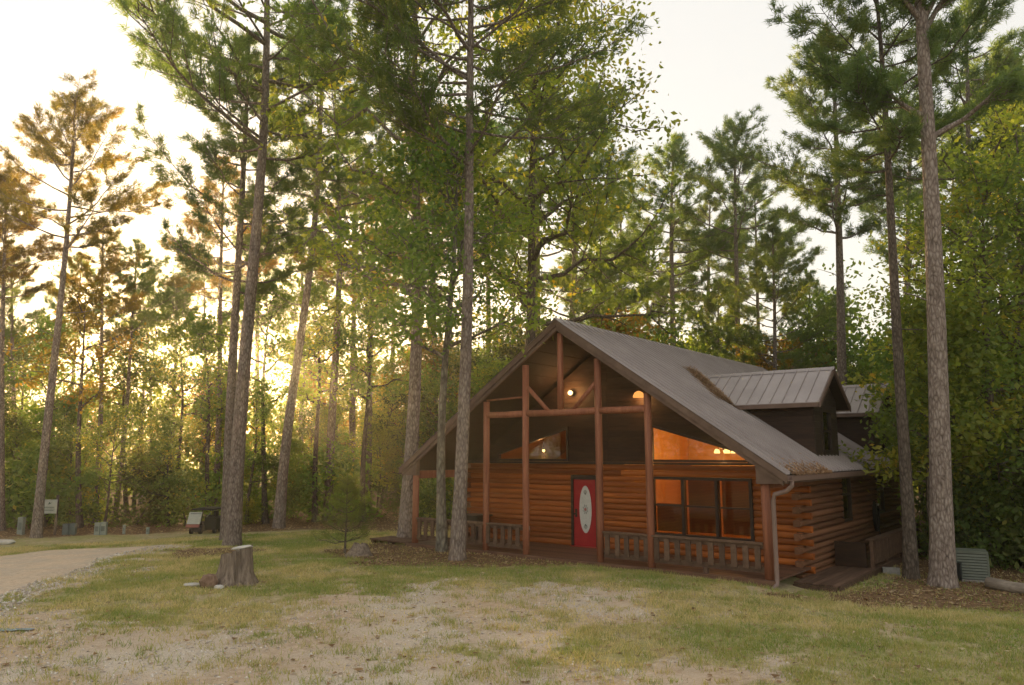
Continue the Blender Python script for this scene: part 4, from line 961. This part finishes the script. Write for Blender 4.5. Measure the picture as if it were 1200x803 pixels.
plant_tree('broadleaf_tree', broadleaf(402, 13, .15, .42, 2.9, limbs=20, subs=7, per=30, sz=.085, clr=.36, wob=.18, extra=((.6, AR + .3, 3.2, .1), (.55, AR + .5, 3.0, .0))), bp_, top_point(535, 130, hdist(bp_)), 'mossy twin trunk tree touching the slim pine before the porch', 'tree', None, 'mossy_bark', 'leaves_green', 0)
leaf_px(600, 30, 640, -40, broadleaf(403, 19, .22, .35, 4.2, limbs=28, subs=8, per=28, sz=.10, clr=.42), 'tall broadleaf tree with golden patches behind the porch roof peak', cmat='leaves_olive')
leaf_px(1150, 26.5, 1150, 170, broadleaf(404, 12, .15, .16, 2.7, limbs=22, subs=7, per=30, sz=.085, clr=.33, asc=.45, up=1.0), 'broad leafy maple-like tree over the air conditioner unit', cmat='leaves_green')
leaf_px(1186, 29, 1190, 120, broadleaf(405, 13, .20, .18, 3.0, limbs=20, subs=7, per=30, sz=.085, clr=.36, asc=.5, up=1.0), 'leafy tree with dark trunk behind the fallen log', cmat='leaves_olive')
leaf_px(1132, 28.5, 1136, 360, 1, 'small yellow-green tree leaning over the side deck railing', cmat='leaves_olive')
leaf_px(1096, 24.2, 1104, 350, broadleaf(406, 7, .07, .30, 1.3, limbs=20, subs=6, per=24, sz=.095, clr=.30, asc=.4, up=1.0), 'thin leafy sapling growing between the two right-hand pine trunks', cmat='leaves_olive')
leaf_px(1240, 26, 1250, 230, 4, 'bushy green tree at the right end of the clearing', cmat='leaves_green')
mats = ['leaves_green', 'leaves_olive', 'leaves_gold', 'leaves_green', 'leaves_dark', 'leaves_olive']
lab = {'leaves_green': 'green', 'leaves_olive': 'yellow-green', 'leaves_gold': 'golden', 'leaves_dark': 'dark green'}
def scatter(n, x0, x1, d0, d1, h0, h1, where, grp, weights=None):
    for k in range(n):
        px = x0 + (x1 - x0) * (k + T.random()) / n; d = T.uniform(d0, d1); h = T.uniform(h0, h1); c = T.choice(weights or mats)
        b_ = base_at(px, d); tp = b_ + Vector((T.uniform(-.4, .4), T.uniform(-.4, .4), h))
        plant_tree('understory_tree', BV[T.randrange(5)], b_, tp, ('small ' if h < h0 + (h1 - h0) * .33 else 'middling ' if h < h0 + (h1 - h0) * .66 else 'tall ') + lab[c] + (' tree deep in the woods ' if d0 > 45 else ' tree of the back woods ' if d0 > 39.5 else ' understory tree ') + near(px), 'tree', 'understory and back woods trees', 'dark_bark', c, T.random() * 6.28)
scatter(15, -70, 500, 38.5, 45, 3.5, 7.5, 'at the woods edge left of the cabin', 'left of the cabin', ['leaves_green', 'leaves_olive', 'leaves_olive', 'leaves_dark', 'leaves_green'])
scatter(13, -80, 520, 46, 62, 6, 11, 'deep in the woods left of the cabin', 'deep in the left woods', ['leaves_olive', 'leaves_gold', 'leaves_gold', 'leaves_green'])
scatter(12, 440, 640, 38, 50, 7, 12, 'behind the porch end of the cabin', 'behind the porch')
scatter(22, 640, 1060, 40, 54, 6, 11, 'behind the cabin roof', 'behind the cabin', ['leaves_green', 'leaves_dark', 'leaves_olive', 'leaves_green', 'leaves_gold'])
scatter(9, 1060, 1290, 34, 48, 5, 10, 'in the woods right of the cabin', 'right of the cabin', ['leaves_green', 'leaves_olive', 'leaves_dark'])
TV = broadleaf(310, 12, .15, .5, 2.4, limbs=12, subs=5, per=22, clr=.34)
for (bx, d, tx, ty) in ((96, 40, 100, 330), (205, 41, 210, 380), (246, 40, 236, 370), (312, 39, 318, 330), (370, 39, 366, 330), (425, 38, 428, 320), (150, 46, 148, 380), (58, 44, 62, 370), (395, 46, 400, 370), (180, 50, 186, 360)):
    leaf_px(bx, d, tx, ty, TV, 'dark slender-trunked tree ' + near(bx), 'dark slender trees of the left woods', T.choice(['leaves_olive', 'leaves_green', 'leaves_gold']))
for k, (x, y) in enumerate(((-16, -20), (-20, -27), (-25, -22), (-14, -28), (-24, -31), (-20, -17), (-30, -26), (-11, -31))):
    b_ = Vector((x, y, float(gz(x, y)) - .02)); plant_tree('understory_tree', BV[k % 5], b_, b_ + Vector((.2, -.1, T.uniform(8, 12))), 'leafy tree on the far side of the driveway bend', 'tree', 'trees across the driveway', 'dark_bark', ('leaves_green', 'leaves_olive')[k % 2], k)
# shrubs at the woods edge
SV = [broadleaf(501, 2.2, .03, .05, 1.1, limbs=14, subs=5, per=26, sz=.085, clr=.28), broadleaf(502, 1.6, .025, .05, 1.0, limbs=12, subs=5, per=26, sz=.075, clr=.26)]
def shrubs(n, x0, x1, d0, d1, where, grp):
    for k in range(n):
        px = x0 + (x1 - x0) * (k + T.random()) / n; d = T.uniform(d0, d1); b_ = base_at(px, d); c = T.choice(['leaves_green', 'leaves_dark', 'leaves_olive'])
        plant_tree('shrub', SV[T.randrange(2)], b_, b_ + Vector((0, 0, 1.0 + 1.8 * (k % 3) / 2)), ('knee-high ', 'waist-high ', 'tall ')[k % 3] + lab[c] + ' shrub on the woods floor ' + near(px), 'shrub', lab[c] + ' shrubs ' + grp, 'dark_bark', c, T.random() * 6.28)
shrubs(14, -60, 480, 38.5, 44, 'on the woods floor left of the cabin', 'left of the cabin')
shrubs(9, 484, 575, 33, 40, 'behind the porch end', 'behind the porch')
shrubs(16, 1120, 1290, 25.5, 32, 'on the woods floor right of the cabin', 'right of the cabin')
# young pine on the lawn
bp_ = ground_at(404, 650)
plant_tree('young_pine', pine(601, 2.6, .035, .84, .98, 35, sub=3, tn=16, ln=.16, wd=.0055, wob=.04, stubs=0, tw=.75, cone=True), bp_, bp_ + Vector((.02, 0, 2.25)), 'small soft green young pine growing alone on the lawn', 'young pine', None, 'dark_bark', 'young_needles')
# far woods that read as one mass
rg = np.random.default_rng(77); n = 120000
ang = np.where(rg.random(n) < .62, rg.uniform(-.95, .95, n), rg.uniform(.95, 2 * math.pi - .95, n)); dist = rg.uniform(62, 105, n); hz = 8 * (.55 + .8 * fbm(ang * 14, dist * .04, 5, 3))
f2 = FWD[:2] / np.linalg.norm(FWD[:2]); zz = rg.random(n) ** 1.25 * hz
P = np.stack([CAM[0] + dist * (np.cos(ang) * f2[0] + np.sin(ang) * RGT[0]), CAM[1] + dist * (np.cos(ang) * f2[1] + np.sin(ang) * RGT[1]), zz - .3], 1)
keep = vnoise(P[:, 0] * .35 + P[:, 2] * .2, P[:, 1] * .35 - P[:, 2] * .31, 4) > .48; P = P[keep]
V, tt = leaves(P, rg, .34, vnoise(P[:, 0] * .2, P[:, 1] * .2, 8), .4)
tag(meshobj('far_woods', fast_mesh('far_woods', V, np.arange(len(V)).reshape(-1, 4), 4, [('tint', 'FACE', tt)]), MAT['leaves_olive']), 'hazy mass of far woods behind the nearer trees', 'woods', kind='stuff')

# ================================================================== small things
# cut stump
sp = ground_at(276, 684)
st = empty('tree_stump', sp, 'big weathered grey tree stump on the lawn beside the driveway', 'stump')
rg = np.random.default_rng(5); n = 56; rings = [(-.12, .50), (.0, .45), (.10, .395), (.25, .345), (.45, .33), (.62, .325), (.72, .32)]
lob = .5 + .5 * np.sin(np.arange(n) / n * 2 * math.pi * 5 + 1.0) * .8 + rg.normal(0, .12, n); fine = rg.normal(0, .022, n); v = []; f = []
topn = .70 + .10 * np.cos(np.arange(n) / n * 2 * math.pi - AR) + rg.normal(0, .022, n)
for i, (z, r_) in enumerate(rings):
    for k in range(n):
        a = 2 * math.pi * k / n; rr = r_ * (1 + (.26 * lob[k] if z < .2 else .26 * lob[k] * math.exp(-(z - .2) / .18)) * (1 if z < .6 else 1)) * .92 + fine[k] + rg.normal(0, .006)
        v.append((rr * math.cos(a), rr * math.sin(a), z if i < len(rings) - 1 else topn[k]))
for i in range(len(rings) - 1):
    for k in range(n): f.append((i * n + k, i * n + (k + 1) % n, (i + 1) * n + (k + 1) % n, (i + 1) * n + k))
MB().add(v, f).build('bark_side', MAT['stump_wood'], st, True)
v2 = [v[(len(rings) - 1) * n + k] for k in range(n)]; v2 = [(p[0] * .985, p[1] * .985, p[2] - .015) for p in v2] + [(p[0] * .5, p[1] * .5, .70 + .05 * math.cos(math.atan2(p[1], p[0]) - AR) - .05) for p in v2] + [(0, 0, .63)]
MB().add(v2, [(k, (k + 1) % n, n + (k + 1) % n, n + k) for k in range(n)] + [(n + k, n + (k + 1) % n, 2 * n) for k in range(n)]).build('cut_top', MAT['stump_top'], st, True)
def rock(name, loc, sz, label, mat='stone', rz=0, cat='stone'):
    rg = np.random.default_rng(int(abs(loc[0] * 100))); b = MB(); n = 9; v = []
    prof = [(.55, -.5), (.95, -.25), (1, .1), (.8, .42), (.35, .5)]
    for (r_, z) in prof:
        for k in range(n):
            a = 2 * math.pi * k / n; j = 1 + rg.normal(0, .09); v.append((r_ * j * math.cos(a) * sz[0], r_ * j * math.sin(a) * sz[1], (z + rg.normal(0, .04)) * sz[2]))
    b.add(v, [(i * n + k, i * n + (k + 1) % n, (i + 1) * n + (k + 1) % n, (i + 1) * n + k) for i in range(4) for k in range(n)] + [tuple(range(4 * n, 5 * n)), tuple(range(n))[::-1]])
    o = b.build(name, MAT[mat]); o.location = loc; o.rotation_euler = (0, 0, rz); return tag(o, label, cat)
o = rock('flat_stone', sp + Vector((.17, .0, .775)), (.24, .12, .07), 'flat pale stone lying on top of the big stump', rz=AR + .2); o.rotation_euler = (0, -.15, AR)
rg_ = Vector((RGT[0], RGT[1], 0)); fw_ = Vector((FWD[0], FWD[1], 0)).normalized()
p = sp - rg_ * .42 - fw_ * .42; p.z = float(gz(p.x, p.y))
rock('root_chunk', p + Vector((0, 0, .10)), (.22, .18, .34), 'rotten reddish chunk of wood against the foot of the stump', 'rotten_wood', cat='wood chunk')
p = sp - rg_ * .80 - fw_ * .30; p.z = float(gz(p.x, p.y)); rock('flat_stone', p + Vector((0, 0, .02)), (.22, .15, .07), 'flat pale stone in the grass left beside the stump', rz=.4)
p = sp - rg_ * .12 - fw_ * .62; p.z = float(gz(p.x, p.y)); rock('pale_stone', p + Vector((0, 0, .03)), (.12, .09, .08), 'small pale stone lying in front of the stump')
p = ground_at(2, 637); rock('pale_slab', p + Vector((0, 0, .05)), (.55, .3, .16), 'low pale stone slab by the utility pedestal at the driveway', rz=AR)
# rotten small stump by the young pine
p = ground_at(421, 652)
b = MB(); rg = np.random.default_rng(9); n = 16; v = []
for (z, r_) in ((-.1, .44), (.02, .38), (.14, .28), (.26, .20), (.34, .14), (.30, .05)):
    for k in range(n):
        a = 2 * math.pi * k / n; v.append((r_ * (1 + rg.normal(0, .13)) * math.cos(a), r_ * (1 + rg.normal(0, .13)) * math.sin(a), z + rg.normal(0, .035)))
b.add(v, [(i * n + k, i * n + (k + 1) % n, (i + 1) * n + (k + 1) % n, (i + 1) * n + k) for i in range(5) for k in range(n)] + [tuple(range(5 * n, 6 * n))])
o = b.build('rotten_stump', MAT['stump_wood'], None, True); o.location = p; tag(o, 'low rotten stump crumbling beside the young pine', 'stump')
# fallen log on the right
p0 = ground_at(1158, 689); p1 = ground_at(1225, 700); d = (p1 - p0); d.z = 0; d.normalize(); p1 = p0 + d * 2.6; p1.z = float(gz(p1.x, p1.y))
lg = empty('fallen_log', p0, 'bare fallen log lying on brown leaves right of the pine', 'log')
dd = p1 - p0; rg = np.random.default_rng(3)
o = MB().tube([dd * t + Vector((0, 0, .11 + rg.normal(0, .006))) for t in (0, .2, .4, .6, .8, 1)], [.135, .128, .13, .122, .12, .11], 14).build('log_body', MAT['log_wood'], lg, True)
nn = dd.normalized(); MB().tube([nn * -.004 + Vector((0, 0, .11)), nn * -.012 + Vector((0, 0, .11))], [.112, .095], 14).build('cut_end', MAT['stump_top'], lg)
MB().tube([dd * .55 + Vector((0, 0, .2)), dd * .55 + Vector((.03, -.05, .27))], [.03, .018], 8).build('knot_stub', MAT['log_wood'], lg)
# air conditioner
p = ground_at(1140, 680); ac = empty('air_conditioner', p, 'grey-green louvered air conditioner unit behind the thick pine', 'air conditioner', rz=.2); ac.scale = (.88, .88, .92)
MB().box((-.46, -.46, -.05), (.46, .46, .06)).build('base_pad', MAT['block'], ac)
MB().box((-.36, -.36, .062), (.36, .36, .74)).build('coil_core', MAT['black_plastic'], ac)
MB().box((-.40, -.40, .74), (.40, .40, .80)).build('top_cover', MAT['green_metal'], ac)
for sx in (-1, 1):
    for sy in (-1, 1): MB().box((sx * .385 - .02, sy * .385 - .02, .062), (sx * .385 + .02, sy * .385 + .02, .738)).build('corner_post', MAT['green_metal'], ac)
lm = MB().box((-.365, -.008, -.03), (.365, .008, .03)).mesh('louver'); lm.materials.append(MAT['green_metal'])
for k in range(9):
    for (ang_, dx, dy) in ((0, 0, -.385), (math.pi / 2, .385, 0), (math.pi, 0, .385), (-math.pi / 2, -.385, 0)):
        o = meshobj('louver', lm, None, ac); o.location = (dx, dy, .105 + k * .073); o.rotation_euler = (R(-28), 0, ang_)
p = ground_at(1122, 681); o = MB().box((-.10, -.10, -.02), (.10, .10, .40)).box((-.11, -.11, .40), (.11, .11, .44)).build('meter_box', MAT['black_plastic']); o.location = p
tag(o, 'small dark utility box between thick pine and air conditioner', 'utility box')
# utility pedestals by the driveway
def pedestal(px, py, w_, h_, mat, label, group=None):
    p = ground_at(px, py); e = empty('utility_pedestal', p, label, 'utility pedestal', group, rz=AR + T.uniform(-.2, .2))
    MB().prism([(-w_ / 2, -.1), (w_ / 2, -.1), (w_ / 2 * .94, h_ * .88), (-w_ / 2 * .94, h_ * .88)], 'y', -w_ * .35, w_ * .35).build('housing', MAT[mat], e)
    MB().prism([(-w_ / 2 * 1.04, h_ * .88), (w_ / 2 * 1.04, h_ * .88), (w_ / 2 * .9, h_), (-w_ / 2 * .9, h_)], 'y', -w_ * .38, w_ * .38).build('cap', MAT[mat], e)
    MB().box((-w_ * .3, -w_ * .37, h_ * .3), (w_ * .3, -w_ * .352, h_ * .7)).build('access_plate', MAT['grey_metal'], e)
pedestal(24, 627, .24, .72, 'pale_metal', 'tall pale utility pedestal beside the sunlit pine trunk')
pedestal(77, 627, .24, .45, 'grey_metal', 'low dull grey utility pedestal, one of a pair under trees', 'grey pedestals')
pedestal(85, 627, .24, .47, 'grey_metal', 'low dull grey utility pedestal, one of a pair under trees', 'grey pedestals')
pedestal(114, 627, .22, .50, 'pale_metal', 'narrow pale pedestal pair member past the grey pedestals', 'pale pedestals')
pedestal(121, 627, .24, .52, 'pale_metal', 'narrow pale pedestal pair member past the grey pedestals', 'pale pedestals')
pedestal(145, 626, .10, .38, 'pale_metal', 'thin short marker pedestal standing alone at the woods edge')
pedestal(173, 626, .12, .28, 'pale_metal', 'very small pale pedestal where the driveway ends')
# sign on a post
p = ground_at(56, 627); sg = empty('wood_sign', p, 'small pale notice sign with dark print on a slim post', 'sign', rz=AR)
MB().box((.24, -.04, -.2), (.32, .04, 1.60)).build('sign_post', MAT['dark_bark'], sg)
MB().box((-.33, -.075, .86), (.31, -.045, 1.42)).build('sign_panel', MAT['sign_white'], sg)
ik = MB()
ik.box((-.25, -.0785, 1.10), (.22, -.0755, 1.125)).box((-.27, -.0785, 1.03), (.24, -.0755, 1.05)).box((-.22, -.0785, .97), (.20, -.0755, .99)).prism([(-.06, 1.22), (.02, 1.24), (.10, 1.30), (.03, 1.29), (.0, 1.33), (-.03, 1.26)], 'y', -.0785, -.0755)
ik.build('printing', MAT['sign_ink'], sg)
# small utility cart parked at the woods edge
p = ground_at(237, 625); uc = empty('utility_cart', p, 'small dark utility cart with white front and roof at the woods edge', 'cart', rz=AR)
def slab(q, y0, y1, lean):                          # picture-plane outline with a backward lean
    return MB().add([(x, y0 + lean * z, z) for (x, z) in q] + [(x, y1 + lean * z, z) for (x, z) in q], [(0, 1, 2, 3), (7, 6, 5, 4), (0, 4, 5, 1), (1, 5, 6, 2), (2, 6, 7, 3), (3, 7, 4, 0)])
MB().box((-.40, -.34, .09), (.10, .20, .33)).prism([(-.36, .33), (.08, .33), (.04, .46), (-.32, .46)], 'y', -.2, .2).build('front_body', MAT['black_plastic'], uc)
MB().prism([(.06, .14), (.56, .14), (.58, .60), (.50, .66), (.10, .66)], 'y', -.05, .75).build('rear_body', MAT['black_plastic'], uc)
slab([(-.52, .40), (.02, .40), (.08, .88), (-.44, .88)], -.42, -.38, .12).build('front_screen', MAT['sign_white'], uc)
slab([(-.55, .27), (.0, .27), (.018, .385), (-.527, .385)], -.43, -.37, .12).build('bumper', MAT['sign_red'], uc)
slab([(-.40, .80), (.04, .80), (.045, .83), (-.395, .83)], -.425, -.421, .12).build('screen_trim', MAT['grey_metal'], uc)
MB().prism([(-.40, .95), (.58, .95), (.54, 1.01), (.10, 1.04), (-.34, 1.01)], 'y', -.35, .75).build('roof', MAT['black_plastic'], uc)
for (x0, y0, z0_, x1, y1) in ((-.43, -.30, .45, -.36, -.28), (.06, -.30, .45, .08, -.28), (.50, .68, .6, .52, .70), (.12, .68, .6, .12, .70)): MB().tube([(x0, y0, z0_), (x1, y1, .955)], .014, 6).build('strut', MAT['frame_brown'], uc)
MB().tube([(.18, -.1, .66), (.34, -.08, .84)], .018, 6).build('grab_bar', MAT['pale_metal'], uc)
MB().box((.16, .05, .662), (.48, .40, .72)).box((.40, .05, .72), (.48, .40, .90)).build('seat', MAT['black_rubber'], uc)
for (x, y) in ((-.33, -.30), (.04, -.30), (.50, .0), (.50, .62), (-.33, .18)):
    wh = MB().tube([(x - .05, y, .13), (x + .05, y, .13)], .13, 14).build('wheel', MAT['black_rubber'], uc); MB().tube([(x - .055, y, .13), (x + .055, y, .13)], .055, 10).build('hub', MAT['grey_metal'], wh)
# faded blue scrap on the gravel
p = ground_at(6, 741); b = MB(); rg = np.random.default_rng(2); v = [(x * .14, y * .1, .012 + abs(rg.normal(0, .012))) for y in range(3) for x in range(5)]
o = b.add(v, [(j * 5 + i, j * 5 + i + 1, (j + 1) * 5 + i + 1, (j + 1) * 5 + i) for j in range(2) for i in range(4)]).build('cloth_scrap', MAT['blue_cloth'], None, True); o.location = p - rg_ * .2; o.rotation_euler = (0, 0, AR)
tag(o, 'flat faded blue scrap lying on the gravel by the driveway', 'scrap')

# ================================================================== haze
hz_ = MB().box((-140, -150, -9), (150, 150, 34)).build('haze', None)
m, nt, o = newmat('haze_air'); vol = N(nt, 'ShaderNodeVolumePrincipled', i_Density=.0010, i_Anisotropy=.80); vol.inputs['Color'].default_value = (1, .97, .90, 1)
nt.links.new(vol.outputs[0], o.inputs['Volume']); hz_.data.materials.append(m)
tag(hz_, 'thin warm evening haze among the trees', 'haze', kind='stuff')
